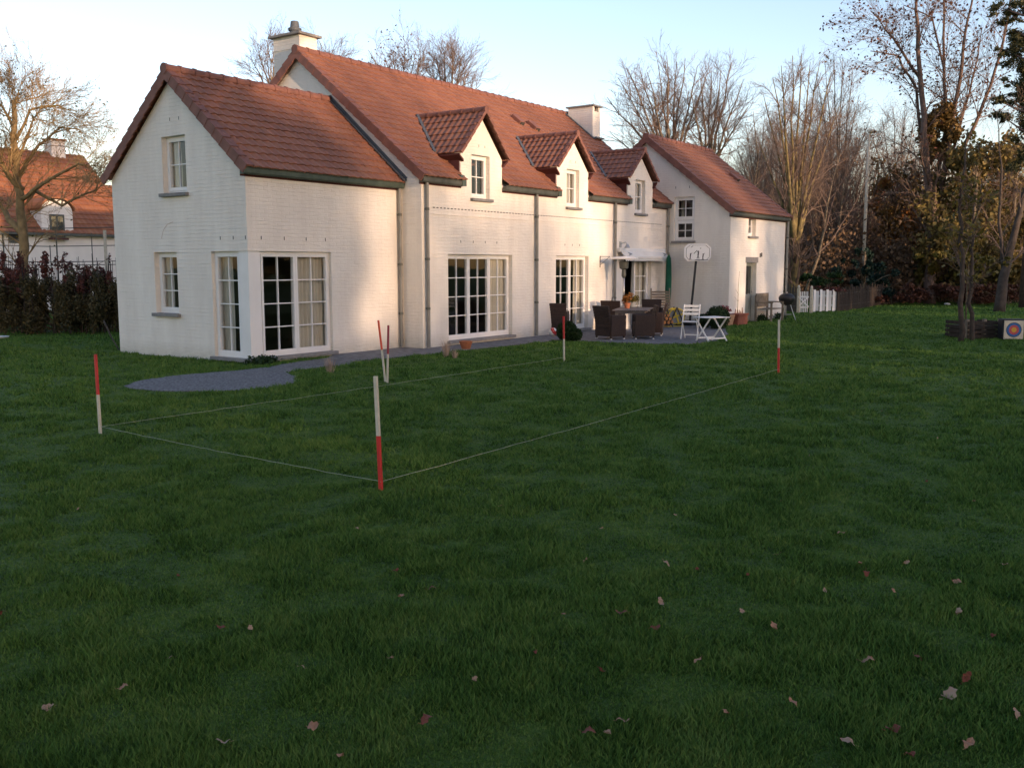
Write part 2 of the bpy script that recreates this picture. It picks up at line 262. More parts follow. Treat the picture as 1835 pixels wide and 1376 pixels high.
# ================================================================== ground
MB().add([(-400, -400, 0), (700, -400, 0), (700, 700, 0), (-400, 700, 0)], [(0, 1, 2, 3)]).build('ground', M['lawn'])['kind'] = 'structure'
def sheet(name, pts, z, m, th=0.0):
    b = MB(); n = len(pts); b.prism([(p[0], p[1]) for p in pts], -0.02, z, 'z'); o = b.build(name, m); o['kind'] = 'structure'; return o
def arc(c, rx, ry, a0, a1, n=24, j=0.03, rot=0):
    out = []
    for i in range(n+1):
        t = R(a0+(a1-a0)*i/n); x, y = rx*math.cos(t), ry*math.sin(t); k = 1+random.uniform(-j, j)
        out.append((c[0]+k*(x*math.cos(rot)-y*math.sin(rot)), c[1]+k*(x*math.sin(rot)+y*math.cos(rot))))
    return out
def wob(pts, n=5, a=0.035):
    out = []
    for p, q_ in zip(pts, pts[1:]):
        for i in range(n):
            t = i/n; out.append((p[0]+(q_[0]-p[0])*t+random.uniform(-a, a), p[1]+(q_[1]-p[1])*t+random.uniform(-a, a)))
    out.append(pts[-1]); return out
g2 = lambda *l: [tuple(G(*p)[:2]) for p in l]
bed = wob(g2((222, 692), (255, 682), (330, 672), (410, 666), (480, 659), (520, 651), (600, 641), (640, 652), (545, 662), (512, 668), (530, 676), (531, 684), (512, 691), (450, 699), (370, 702), (290, 701), (240, 698), (222, 692)))
sheet('gravel_bed', bed[:-1], 0.012, M['gravel'])
edge = g2((560, 662), (620, 650), (700, 642), (780, 634), (860, 625), (940, 617), (1000, 610), (1050, 612), (1100, 615), (1170, 617), (1230, 617.5), (1285, 612), (1304, 600), (1300, 588), (1290, 582))
path_poly = wob(edge, 5, 0.02) + [(18.2, -2.9), (17.35, -0.6), (4.6, -0.6), (4.5, 0.05), (2.3, 0.05)]
sheet('patio', path_poly, 0.02, M['paving'])

# ================================================================== the house
house = empty('house', (0, 0, 0), 'long white painted brick house with red tiled roofs, three dormers and two chimneys', 'house')
def obj_from(mb, mats):
    o = mb.build('tmp', mats); return o
def boolean(base, cutters):
    for op, c in cutters:
        md = base.modifiers.new('b', 'BOOLEAN'); md.operation = op; md.object = c; md.solver = 'EXACT'; md.material_mode = 'INDEX'
        dg = bpy.context.evaluated_depsgraph_get(); dg.update()
        me = bpy.data.meshes.new_from_object(base.evaluated_get(dg)); base.modifiers.clear(); base.data = me
        bpy.data.objects.remove(c)
    return base
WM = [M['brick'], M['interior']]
def prism_wall(x0, x1, yf, yb, he, hr, yr, holes, unions=(), inner=0.3):
    base = obj_from(MB().prism([(yf, -0.1), (yb, -0.1), (yb, he), (yr, hr), (yf, he)], x0, x1, 'x'), WM)
    cut = [('UNION', obj_from(u, WM)) for u in unions]
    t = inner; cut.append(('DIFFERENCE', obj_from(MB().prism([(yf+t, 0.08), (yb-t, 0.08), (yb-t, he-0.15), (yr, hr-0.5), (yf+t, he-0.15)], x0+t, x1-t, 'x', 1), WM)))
    cut += [('DIFFERENCE', obj_from(h, WM)) for h in holes]
    base = boolean(base, cut); base.name = 'wall'; base.data.name = 'wall'; base.parent = house; return base
B = lambda *a, **k: MB().box(*a, **k)
XM = 17.41; XE = 22.63; YM = -0.636; YB = -2.88
dorm = [(6.87, 5.56), (11.21, 5.46), (15.36, 5.40)]; DW = 0.86
dwin = [(6.45, 7.20), (10.88, 11.57), (15.02, 15.70)]
# --- small wing
prism_wall(0, 4.64, 0, 4.486, 3.84, 5.78, 2.243, [
    B(-.1, .5, 1.83, 2.62, 3.46, 4.63), B(-.1, .5, 2.27, 3.06, 0.94, 2.24), B(-.1, .5, -.1, 1.13, .10, 2.24), B(-.1, 2.26, -.1, .5, .10, 2.24)])
# --- main range with the wall dormers
uni = [MB().prism([(c-DW, 3.0), (c+DW, 3.0), (c+DW, 4.62), (c, ap), (c-DW, 4.62)], YM, 1.2, 'y') for c, ap in dorm]
holes = [B(5.50, 8.19, YM-.1, YM+.5, .13, 2.22), B(10.33, 12.13, YM-.1, YM+.5, .10, 2.22), B(14.32, 16.22, YM-.1, YM+.5, .04, 2.21)]
for (c, ap), (a, b) in zip(dorm, dwin):
    holes += [MB().prism([(c-DW+.2, 3.3), (c+DW-.2, 3.3), (c+DW-.2, 4.6), (c, ap-.35), (c-DW+.2, 4.6)], YM+.28, 1.0, 'y', 1), B(a, b, YM-.1, YM+.5, 3.60, 4.66)]
prism_wall(4.54, XM+.1, YM, 7.2, 3.98, 7.12, 3.285, holes, uni)
# --- barn-like end wing
prism_wall(XM, XE, YB, 3.27, 3.65, 6.12, .194, [B(XM-.1, XM+.5, -1.60, -.86, 2.76, 4.22), B(18.98, 19.66, YB-.1, YB+.5, 2.93, 3.61), B(18.88, 19.84, YB-.1, YB+.5, .0, 2.03)])

class Frame:      # local frame on a wall: u along the wall, w into the wall
    def __init__(s, kind, at, sgn=1): s.k = kind; s.at = at
    def box(s, mb, u0, u1, w0, w1, z0, z1, mi=0):
        return mb.box(u0, u1, s.at+w0, s.at+w1, z0, z1, mi) if s.k == 'y' else mb.box(s.at+w0, s.at+w1, u0, u1, z0, z1, mi)
def window(fr, u0, u1, z0, z1, cas, cols, rows, rec=0.10, fw=0.05, cw=0.055, mun=0.022, name='window', glass_cells=None, label=None):
    """outer frame, casement frames and glazing bars in one mesh, with panes as sub-parts"""
    m = MB(); d0, d1 = rec, rec+.07; e = 0.002
    fr.box(m, u0+e, u0+fw, d0, d1, z0+e, z1-e); fr.box(m, u1-fw, u1-e, d0, d1, z0+e, z1-e); fr.box(m, u0+fw, u1-fw, d0, d1, z0+e, z0+fw); fr.box(m, u0+fw, u1-fw, d0, d1, z1-fw, z1-e)
    a, b = u0+fw, u1-fw; edges = [a+(b-a)*t for t in cas]; g = MB()
    for i, (p, q_) in enumerate(zip(edges, edges[1:])):
        c0, c1 = p+.003, q_-.003; y0, y1 = z0+fw+.003, z1-fw-.003
        for (k0, k1, h0, h1) in ((c0, c0+cw, y0, y1), (c1-cw, c1, y0, y1), (c0+cw, c1-cw, y0, y0+cw*1.3), (c0+cw, c1-cw, y1-cw, y1)):
            fr.box(m, k0, k1, d0-.014, d1-.01, h0, h1)
        gx0, gx1, gz0, gz1 = c0+cw, c1-cw, y0+cw*1.3, y1-cw
        for j in range(1, cols):
            x = gx0+(gx1-gx0)*j/cols; fr.box(m, x-mun/2, x+mun/2, d0+.01, d1-.015, gz0, gz1)
        for j in range(1, rows):
            z = gz0+(gz1-gz0)*j/rows; fr.box(m, gx0, gx1, d0+.008, d1-.017, z-mun/2, z+mun/2)
        w_ = fr.at+d0+.03; a_, b_ = gx0-.01, gx1+.01
        q4 = [(a_, w_, gz0-.01), (b_, w_, gz0-.01), (b_, w_, gz1+.01), (a_, w_, gz1+.01)] if fr.k == 'y' else [(w_, b_, gz0-.01), (w_, a_, gz0-.01), (w_, a_, gz1+.01), (w_, b_, gz1+.01)]
        g.add(q4, [(0, 1, 2, 3)])
    wo = m.build(name, M['white'], house); g.build('pane', M['glass'], wo, recalc=False)
    if label: wo['label'] = label
    return wo
def curtain(wo, fr, u0, u1, z0, z1, w0=0.25, amp=0.03, wl=0.11, pull=0.0):
    m = MB(); n = int((u1-u0)/wl*8)+2; vs = []; 
    for j in range(9):
        z = z0+(z1-z0)*j/8
        for i in range(n):
            t = i/(n-1); u = u0+(u1-u0)*t; k = 1-pull*math.sin(math.pi*min(1, (1-j/8)*1.6))*0.5
            u = u0+(u-u0)*k if pull >= 0 else u1-(u1-u)*(1-abs(pull)*math.sin(math.pi*(1-j/8))*0.5)
            ww = w0+amp*math.sin(2*math.pi*(u/wl)+.6*math.sin(j*.5))+amp*.4*math.sin(u*31)
            vs.append((u, fr.at+ww, z) if fr.k == 'y' else (fr.at+ww, u, z))
    fs = [(j*n+i, j*n+i+1, (j+1)*n+i+1, (j+1)*n+i) for j in range(8) for i in range(n-1)]
    m.add(vs, fs); return m.build('curtain', M['curtain'], wo, smooth=True, recalc=False)
def sill(wo, fr, u0, u1, z, over=0.06, out=0.09, th=0.07, inn=0.10):
    m = MB(); fr.box(m, u0-over, u1+over, -out, -.003, z-th, z); fr.box(m, u0+.003, u1-.003, -.003, inn, z-th*.2, z+.004)
    return m.build('sill', M['stone'], wo, bevel=.006)
G0, F0, FM, GX, FB = Frame('x', 0), Frame('y', 0), Frame('y', YM), Frame('x', XM), Frame('y', YB)
wo = window(G0, 1.83, 2.62, 3.46, 4.63, [0, 1], 2, 2, rec=.12, label='small upper window in the shaded gable'); sill(wo, G0, 1.83, 2.62, 3.46); curtain(wo, G0, 2.3, 2.6, 3.5, 4.6)
wo = window(G0, 2.27, 3.06, .94, 2.24, [0, 1], 2, 3, rec=.12, label='small lower window in the shaded gable'); sill(wo, G0, 2.27, 3.06, .94); curtain(wo, G0, 2.75, 3.05, 1.0, 2.2)
# corner window: two frames meeting at a broad white post
wo = window(G0, .30, 1.13, .10, 2.24, [0, 1], 2, 4, rec=.08, label='gable side of the corner window'); curtain(wo, G0, .78, 1.12, .12, 2.2, pull=.2); curtain(wo, G0, .45, .62, .12, 2.2, w0=.4)
m = MB(); G0.box(m, -.005, 1.19, -.09, -.003, .03, .10); m.build('sill', M['stone'], wo, bevel=.006)
wo = window(F0, .32, 2.26, .10, 2.24, [0, .5, 1], 2, 4, rec=.08, label='front side of the corner window, right half curtained'); curtain(wo, F0, 1.33, 2.22, .12, 2.2)
m = MB(); F0.box(m, -.09, 2.34, -.09, -.003, .03, .10); F0.box(m, .003, 2.25, -.003, .08, .085, .104); m.build('sill', M['stone'], wo, bevel=.006)
MB().prism([(.02, .02), (.317, .02), (.317, .17), (.17, .17), (.17, .297), (.02, .297)], .104, 2.238, 'z').build('corner_post', M['white'], house, bevel=.006)
wo = window(FM, 5.50, 8.19, .13, 2.22, [0, .34, .67, 1], 2, 4, rec=.12, label='three leaved french window between the downpipes'); curtain(wo, FM, 7.45, 8.1, .15, 2.2); sill(wo, FM, 5.50, 8.19, .13)
wo = window(FM, 10.33, 12.13, .10, 2.22, [0, .5, 1], 2, 4, rec=.12, label='two leaved french window beside the lone wicker chair'); curtain(wo, FM, 11.65, 12.1, .15, 2.2); sill(wo, FM, 10.33, 12.13, .10)
# terrace door: left leaf open (dark gap), right leaf shut
m = MB(); fr = FM
for a in ((14.322, 14.37, .12, .19, .04, 2.208), (16.17, 16.218, .12, .19, .04, 2.208), (14.37, 16.17, .12, .19, 2.16, 2.208)): fr.box(m, *a)
dr = m.build('door_frame', M['white'], house)
wo = window(FM, 15.22, 16.165, .05, 2.155, [0, 1], 2, 4, rec=.125, fw=.012, cw=.07, label='closed curtained right leaf of the terrace door', name='door_leaf'); curtain(wo, FM, 15.28, 16.1, .1, 2.12)
m = MB(); m.box(14.375, 14.42, YM+.2, YM+.27, .06, 2.15); m.box(14.375, 14.42, YM+.95, YM+1.02, .06, 2.15); m.box(14.375, 14.42, YM+.27, YM+.95, .06, .2); m.box(14.375, 14.42, YM+.27, YM+.95, 2.08, 2.15)
for z in (.68, 1.15, 1.62): m.box(14.385, 14.41, YM+.27, YM+.95, z-.012, z+.012)
m.build('door_leaf', M['white'], house)['label'] = 'left leaf of the terrace door standing open inwards'
m = MB(); m.box(14.2, 16.3, YM-.25, YM-.002, .0, .05); m.build('doorstep', M['stone'], house, bevel=.006)
for (a, b), cu in zip(dwin, (0, 1, 1)):
    wo = window(FM, a, b, 3.60, 4.66, [0, 1], 2, 2, rec=.12); sill(wo, FM, a, b, 3.60)
    if cu: curtain(wo, FM, a+.05, b-.05, 3.62, 4.6, w0=.25)
for wo_, lb in zip([o for o in house.children if o.name.startswith('window') and 'label' not in o.keys()], ('window of the left dormer', 'window of the middle dormer', 'window of the right dormer')): wo_['label'] = lb
wo = window(GX, -1.60, -.86, 3.45, 4.22, [0, 1], 2, 2, rec=.08, label='upper of the two stacked windows in the end wing gable'); curtain(wo, GX, -1.0, -.88, 3.5, 4.2, w0=.5)
wo = window(GX, -1.60, -.86, 2.76, 3.445, [0, 1], 2, 2, rec=.08, label='lower of the two stacked windows in the end wing gable'); sill(wo, GX, -1.60, -.86, 2.76)
wo = window(FB, 18.98, 19.66, 2.93, 3.61, [0, 1], 2, 2, rec=.14, cw=.05, label='tiny window under the end wing eaves'); sill(wo, FB, 18.98, 19.66, 2.93)
# plank door of the end wing
m = MB(); m.box(18.885, 19.835, YB+.16, YB+.21, .003, .95); 
for a in ((18.885, 18.98, .95, 2.025), (19.74, 19.835, .95, 2.025), (18.98, 19.74, 1.92, 2.025)): m.box(a[0], a[1], YB+.16, YB+.21, a[2], a[3])
for k in range(7): m.box(18.90+k*.132, 18.90+k*.132+.12, YB+.145, YB+.16, .05, .93)
dr = m.build('door', M['door'], house, bevel=.004); dr['label'] = 'grey green back door with a glazed upper half'
MB().add([(18.985, YB+.18, .953), (19.735, YB+.18, .953), (19.735, YB+.18, 1.917), (18.985, YB+.18, 1.917)], [(0, 1, 2, 3)]).build('pane', M['glass'], dr, recalc=False); MB().lathe([(.012, 0), (.03, .02), (.03, .04), (.012, .05)], 10, (0, 0, 0)).build('handle', M['steel'], dr, loc=(19.79, YB+.13, 1.0))
MB().box(18.80, 19.95, YB-.012, YB-.002, 2.03, 2.22).build('lintel', M['stone'], house)
# weep slots and the dashed brick course
m = MB()
for y in (.82, .42, .05): m.box(-.006, -.001, y-.008, y+.008, 2.47, 2.54)
for x in (.35, .95, 1.55, 2.1): m.box(x-.008, x+.008, -.006, -.001, 2.47, 2.54)
for y in (2.0, 2.3): m.box(-.006, -.001, y-.006, y+.006, 4.93, 5.0)
for x in (6.0, 6.5, 7.0, 7.5, 10.8, 11.2, 11.6): m.box(x-.007, x+.007, YM-.006, YM-.001, 2.50, 2.56)
for x in (6.75, 7.0, 11.05, 11.35): m.box(x-.006, x+.006, YM-.006, YM-.001, 4.85, 4.91)
for y in (-.9, -1.4): m.box(XM-.006, XM-.001, y-.008, y+.008, 4.5, 4.58)
m.box(20.1, 20.16, YB-.02, YB-.001, 2.22, 2.36); m.box(20.24, 20.3, YB-.02, YB-.001, 2.24, 2.38)
m.build('vent_slots', M['slot'], house)
m = MB(); x = 4.95
while x < 16.9: m.box(x, x+.07, YM-.005, YM-.001, 3.29, 3.312); x += .135
m.build('dashed_course', M['slot'], house)
MB().box(4.95, 16.9, YM-.016, YM-.001, 3.135, 3.15).build('brick_ledge', M['brick'], house)
# rust streak-like dry creeper stem on the gable
p = [FX(289, 428, -.012), FX(293, 412, -.012), FX(300, 402, -.012), FX(310, 398, -.012)]
MB().tube(p, .003, 5).build('climber_stem', M['terra_pale'], house)

# ---------------- tiled roofs
def tiled(name, org, ud, vd, ulen, vlen, tw=.215, th=.245, amp=.024, step=.028, cut=None, m=None, parent=house, per=8, clipx=None):
    """real corrugated courses: ud along the eave, vd up the slope"""
    org, ud, vd = Vector(org), Vector(ud).normalized(), Vector(vd).normalized(); nn = ud.cross(vd).normalized()
    if nn.z < 0: nn = -nn
    nu = int(round(ulen/tw))*per; nv = int(math.ceil(vlen/th)); us = np.linspace(0, ulen, nu+1); tws = ulen/(nu/per)
    ph = (us/tws) % 1.0; prof = amp*np.where(ph < .62, np.sin(np.pi*ph/.62)**1.0, -0.35*np.sin(np.pi*(ph-.62)/.38))
    V = []; F = []; UV = []
    jit = rng.uniform(-.004, .004, (nv, nu//per+1))
    for k in range(nv):
        v0, v1 = k*th, min(vlen, (k+1)*th)
        ju = jit[k, np.minimum((us/tws-1e-6).astype(int), nu//per)]
        rows = ((v0, 0.0, 0), (v0, step, 0.02), (v1, 0.0, .98)) if True else ()
        b = len(V)
        for v, h, fv in rows:
            # lower edge slightly scalloped
            dv = (-.02*np.sin(np.pi*np.clip(ph/.62, 0, 1)) if h > 0 else 0*us) 
            if v == v0 and h == 0: dv = -.02*np.sin(np.pi*np.clip(ph/.62, 0, 1))
            for i, u in enumerate(us):
                p = org+ud*float(u)+vd*float(v+dv[i])+nn*float(prof[i]+h+(ju[i] if h > 0 else 0)); V.append(p); UV.append((u/tws, k+fv))
        n = len(us)
        for r in range(2):
            for i in range(n-1):
                cu, cv = (us[i]+us[i+1])/2, (v0+v1)/2
                if cut and cut(cu, cv): continue
                F.append((b+r*n+i, b+r*n+i+1, b+(r+1)*n+i+1, b+(r+1)*n+i))
    me = bpy.data.meshes.new(name); me.from_pydata([tuple(p) for p in V], [], F); me.materials.append(m or M['tile'])
    ul = me.uv_layers.new(name='UVMap'); li = np.empty(len(me.loops), np.int32); me.loops.foreach_get('vertex_index', li)
    # per face uv: keep the faces of one tile on one cell
    uva = np.array(UV)[li]; cen = np.repeat(uva.reshape(-1, 4, 2).mean(1), 4, axis=0); uva = cen+(uva-cen)*.02; ul.data.foreach_set('uv', uva.astype(np.float32).ravel())
    me.polygons.foreach_set('use_smooth', [True]*len(me.polygons)); me.update()
    o = bpy.data.objects.new(name, me); col.objects.link(o); o.parent = parent
    es = o.modifiers.new('es', 'EDGE_SPLIT'); es.split_angle = R(50)
    return o
def ridge(a, b, parent, r=.10, seg=.38, name='ridge_tiles', m=None):
    a, b = Vector(a), Vector(b); L = (b-a).length; d = (b-a).normalized(); n = int(L/seg)+1; mb = MB()
    for i in range(n):
        p, q_ = a+d*(i*L/n-.01), a+d*((i+1)*L/n+.02); mb.tube([p, p+d*.06, p+d*.07, q_], [r*1.14, r*1.14, r, r*.97], 10)
    return mb.build(name, m or M['verge'], parent, smooth=False)
def verge(a, b, out, parent, drop=.20, wd=.16, seg=.3, name='verge_tiles', m=None):
    """angle tiles along a sloping gable edge from low a to high b, facing direction out"""
    a, b, out = Vector(a), Vector(b), Vector(out).normalized(); d = (b-a).normalized(); L = (b-a).length; n = int(L/seg)+1; nn = out.cross(d).normalized()
    if nn.z < 0: nn = -nn
    mb = MB()
    for i in range(n):
        p, q_ = a+d*(i*L/n-.015), a+d*((i+1)*L/n+.015); t0, t1 = .022, .0
        def ring(c, t): return [c-out*wd+nn*t, c+out*(.035+t*.4)+nn*t, c+out*(.035+t*.4)-nn*(drop-t), c+out*.008-nn*(drop-t), c+out*.008-nn*.02, c-out*wd-nn*.02]
        r0, r1 = ring(p, t0), ring(q_, t1); k = 6
        mb.add(r0+r1, [(j, (j+1) % k, k+(j+1) % k, k+j) for j in range(k)]+[tuple(range(k))[::-1], tuple(range(k, 2*k))])
    return mb.build(name, m or M['verge'], parent)
def gable_roof(x0, x1, yr, zr, slope, yfe, ybe, cut=None, gut=None, rm='tile', left=True, right=True):
    """ridge along x; front eave at y=yfe, back eave at ybe"""
    zf = zr-slope*(yr-yfe); L = math.hypot(yr-yfe, zr-zf); vd = Vector((0, yr-yfe, zr-zf))
    o = tiled('roof', (x0, yfe, zf), (1, 0, 0), vd, x1-x0, L, cut=cut); o['label'] = None if False else 'front roof slope'
    zb = zr-slope*(ybe-yr); Lb = math.hypot(ybe-yr, zr-zb)
    tiled('roof', (x0, ybe, zb), (1, 0, 0), (0, yr-ybe, zr-zb), x1-x0, Lb, per=4)['label'] = 'rear roof slope'
    ridge((x0-.04, yr, zr+.005), (x1+.04, yr, zr+.005), house)
    e = .03
    if left: verge((x0, yfe-.02, zf+e), (x0, yr, zr+e), (-1, 0, 0), house); verge((x0, ybe+.02, zb+e), (x0, yr, zr+e), (-1, 0, 0), house)
    if right: verge((x1, yfe-.02, zf+e), (x1, yr, zr+e), (1, 0, 0), house); verge((x1, ybe+.02, zb+e), (x1, yr, zr+e), (1, 0, 0), house)
    return zf
s1, s2, s3 = .868, .80, .801
z1 = gable_roof(-.10, 4.50, 2.243, 5.96, s1, -.18, 4.67, right=False)
def cutm(u, v):
    x = u+4.44; y = -.82+v*math.cos(math.atan(s2)); return y < -.25 and any(abs(x-c) < DW for c, _ in dorm)
z2 = gable_roof(4.44, 17.50, 3.285, 7.27, s2, YM-.18, 7.4, cut=cutm)
z3 = gable_roof(17.31, 22.73, .194, 6.30, s3, YB-.18, 3.45)
# flashing where the small roof meets the taller gable
MB().bar((4.50, -.20, z1+.055), (4.50, 2.243, 5.96+.055), .10, .03).build('flashing', M['lead'], house)
MB().bar((4.525, -.20, z1+.09), (4.525, 2.243, 5.96+.09), .02, .08).build('flashing', M['lead'], house)
def gutter(x0, x1, yw, ytop, z, name='gutter', m='zinc', endl=True):
    """box gutter in front of the eave: moulded profile"""
    y0 = yw-.15; prof = [(yw-.003, z-.13), (y0+.03, z-.13), (y0+.008, z-.10), (y0, z-.03), (y0-.012, z), (y0+.01, z+.004), (y0+.02, z-.02), (yw-.02, z-.05), (yw-.003, z-.05)]
    o = MB().prism([(a, b) for a, b in prof], x0, x1, 'x').build(name, M[m], house)
    MB().box(x0, x1, yw-.018, yw-.003, z-.17, z-.133).build('fascia', M['soffit'], house); return o
gutter(-.13, 4.53, 0, 0, z1-.0, m='zinc_green')
for a, b in ((4.46, dorm[0][0]-DW), (dorm[0][0]+DW, dorm[1][0]-DW), (dorm[1][0]+DW, dorm[2][0]-DW), (dorm[2][0]+DW, 17.38)): gutter(a, b, YM, 0, z2-.01)
gutter(17.28, 22.78, YB, 0, z3-.01)
def downpipe(x, yw, top, bot=.04, hop=None, off=.075):
    m = MB(); m.tube([(x, yw-off, bot), (x, yw-off, top)], .042, 10); z = top-.6; dp = m.build('downpipe', M['pipe'], house, smooth=False)
    while z > .3: k = MB(); k.tube([(x, yw-off, z-.03), (x, yw-off, z+.03)], .050, 10); k.box(x-.01, x+.01, yw-off+.04, yw-.002, z-.01, z+.01); z -= 1.15; k.build('pipe_bracket', M['zinc'], dp)
    return dp
downpipe(4.42, 0, z1-.13); downpipe(4.66, YM, z2-.14); downpipe(9.25, YM, z2-.14); downpipe(13.62, YM, z2-.14); downpipe(17.28, YM, z2-.14); downpipe(22.70, YB, z3-.14)
# dormer roofs
for i, (c, ap) in enumerate(dorm):
    hw = DW+.16; yf = YM-.13; zr = ap+.20; sl = (ap-4.62)/DW; ze = zr-sl*hw; yb_ = yf+1.0+(zr-z2-.25)/s2; Ls = math.hypot(hw, zr-ze)
    d = empty('dormer', (c, YM, 4.0), None, None); d.parent = house; d['label'] = ('left dormer', 'middle dormer', 'right dormer')[i]
    def loc(o): o.parent = d; o.location = (-c, -YM, -4.0); return o
    loc(tiled('dormer_roof', (c-hw, yf, ze), (0, 1, 0), (hw, 0, zr-ze), yb_-yf, Ls, tw=.19, th=.24, amp=.017, step=.024))
    loc(tiled('dormer_roof', (c+hw, yf, ze), (0, 1, 0), (-hw, 0, zr-ze), yb_-yf, Ls, tw=.19, th=.24, per=5))
    loc(ridge((c, yf-.03, zr+.005), (c, yb_, zr+.005), None, r=.075))
    for s in (-1, 1): loc(verge((c+s*hw, yf, ze+.02), (c, yf, zr+.02), (0, -1, 0), None, drop=.075, wd=.12, name='dormer_verge'))
    for s in (-1, 1):
        loc(MB().prism([(YM+.03, 3.95), (YM+.03, 4.60), (.45, 4.60)], c+s*(DW+.003), c+s*(DW+.03), 'x').build('cheek', M['soffit'], None))
        loc(MB().prism([(c+s*(DW-.02), 4.50), (c+s*hw, ze-.02), (c+s*hw, ze-.06), (c+s*(DW-.02), 4.44)], yf+.04, yb_-.9, 'y').build('soffit', M['soffit'], None))
        # lead valley strip on the main slope beside the dormer
        y0, y1 = YM-.18+(ze-z2)/s2, YM-.18+(zr-z2)/s2
        f = lambda y: z2+.06+s2*(y-(YM-.18))
        loc(MB().bar((c+s*(hw+.03), y0, f(y0)), (c+s*.05, y1, f(y1)), .07, .03).build('valley_flashing', M['lead'], None))
        if s < 0: loc(MB().prism([(YM-.165, z2-.14), (YM-.165, z2+.0), (YM-.10, z2+.12), (YM+.05, z2+.16), (YM+.05, z2-.14)], c-DW-.13, c-DW+.03, 'x').build('gutter_end', M['zinc_green'], None))
# roof vent tiles
def on_roof(px, py, zf, sl, yf):
    y = 0.0
    for _ in range(60): p = FY(px, py, y); y += .5*((p.z-zf)/sl+yf-y)
    return FY(px, py, y)
for px, py, zf, sl, yf in ((928, 219, z2, s2, YM-.18), (956, 230, z2, s2, YM-.18), (1315, 321, z3, s3, YB-.18)):
    p = on_roof(px, py, zf, sl, yf); m = MB(); m.bar((p.x, p.y-.16, p.z-.16*sl+.07), (p.x, p.y+.16, p.z+.16*sl+.07), .26, .14); m.build('vent_tile', M['verge'], house, bevel=.02)
    MB().bar((p.x, p.y-.165, p.z-.165*sl+.07), (p.x, p.y-.18, p.z-.18*sl+.07), .2, .10).build('vent_opening', M['slot'], house)
# chimneys
ch = MB().box(4.56, 5.14, 3.28, 4.24, 5.0, 7.66).build('chimney', M['brick'], house); ch['label'] = 'broad left chimney with a dark cowl'
m = MB(); m.box(4.545, 5.155, 3.265, 4.255, 7.34, 7.37); m.build('chimney_band', M['brick'], ch)
MB().box(4.46, 5.24, 3.18, 4.34, 7.66, 7.72).build('chimney_cap', M['stone'], ch, bevel=.01)
m = MB().lathe([(.13, 0), (.13, .12), (.16, .13), (.17, .19), (.12, .21), (.10, .36), (.085, .37), (.02, .38)], 16, (4.86, 3.76, 7.72)); m.build('chimney_cowl', M['lead'], ch, smooth=False)
ch = MB().box(17.0, 17.52, 2.12, 3.12, 5.2, 7.28).build('chimney', M['brick'], house); ch['label'] = 'plain right chimney with a flat stone cap'
for a, b in ((2.12, 2.24), (3.0, 3.12)): 
    MB().box(17.0, 17.12, a, b, 7.28, 7.44).build('chimney_post', M['brick'], ch); MB().box(17.40, 17.52, a, b, 7.28, 7.44).build('chimney_post', M['brick'], ch)
MB().box(17.0, 17.06, 2.24, 3.0, 7.28, 7.44).build('chimney_panel', M['brick'], ch); MB().box(17.07, 17.5, 2.26, 2.98, 7.28, 7.43).build('chimney_flue', M['slot'], ch)
MB().box(16.93, 17.59, 2.05, 3.19, 7.44, 7.49).build('chimney_cap', M['stone'], ch, bevel=.01)
MB().bar((16.97, 2.0, z2+s2*(2.0-YM+.18)+.07), (16.97, 3.2, z2+s2*(3.2-YM+.18)+.07), .14, .03).build('flashing', M['lead'], ch)
MB().bar((17.0, 2.04, z2+s2*(2.04-YM+.18)+.09), (17.56, 2.04, z2+s2*(2.04-YM+.18)+.09), .16, .05).build('flashing', M['lead'], ch)

# ================================================================== things fixed to or standing by the house
# awning
aw = empty('awning', (15.0, YM, 2.4), 'nearly closed white awning with a scalloped edge above the terrace door', 'awning')
def par(o, p): o.parent = p; o.location = tuple(-Vector(p.location)); return o
a0, a1 = 13.85, 17.0
par(MB().box(a0, a1, YM-.13, YM-.003, 2.36, 2.48).build('cassette', M['white'], None, bevel=.02), aw)
m = MB(); m.add([(a0+.03, YM-.10, 2.44), (a1-.03, YM-.10, 2.44), (a1-.03, YM-.25, 2.23), (a0+.03, YM-.25, 2.23), (a0+.03, YM-.10, 2.43), (a1-.03, YM-.10, 2.43), (a1-.03, YM-.25, 2.22), (a0+.03, YM-.25, 2.22)], [(0,1,2,3),(7,6,5,4),(0,3,7,4),(1,5,6,2),(2,6,7,3)]); par(m.build('canopy', M['awning'], None), aw)
par(MB().box(a0, a1, YM-.31, YM-.25, 2.17, 2.25).build('front_bar', M['white'], None, bevel=.01), aw)
m = MB(); n = 22; wd = (a1-a0-.1)/n
for i in range(n):
    x = a0+.05+i*wd; pts = [(x, 2.20), (x+wd, 2.20)]+[(x+wd-wd*t, 2.11-.035*math.sin(math.pi*t)) for t in (0, .2, .4, .6, .8, 1)]
    m.prism(pts, YM-.285, YM-.280, 'y')
par(m.build('valance', M['awning'], None), aw)
for x in (a0+.35, a1-.35): par(MB().tube([(x, YM-.1, 2.37), (x+.18, YM-.25, 2.30), (x, YM-.25, 2.26)], .018, 6).build('folding_arm', M['steel'], None), aw)
lb = empty('wall_lamp', (14.05, YM, 2.6), 'small grey wall lamp at the left end of the awning', 'wall lamp')
par(MB().box(14.0, 14.1, YM-.03, YM-.003, 2.5, 2.68).build('back_plate', M['steel'], None), lb); par(MB().tube([(14.05, YM-.03, 2.62), (14.05, YM-.2, 2.66), (14.05, YM-.26, 2.58)], .014, 6).build('arm', M['steel'], None), lb)
par(MB().lathe([(.03, 0), (.09, -.10), (.09, -.12), (.02, -.12)], 12, (14.05, YM-.26, 2.6)).build('lamp_shade', M['steel'], None), lb)
p = FY(1075, 466, YM); hb = empty('hanging_bracket', (p.x, YM, p.z), 'thin empty iron bracket on the wall right of the second french window', 'bracket')
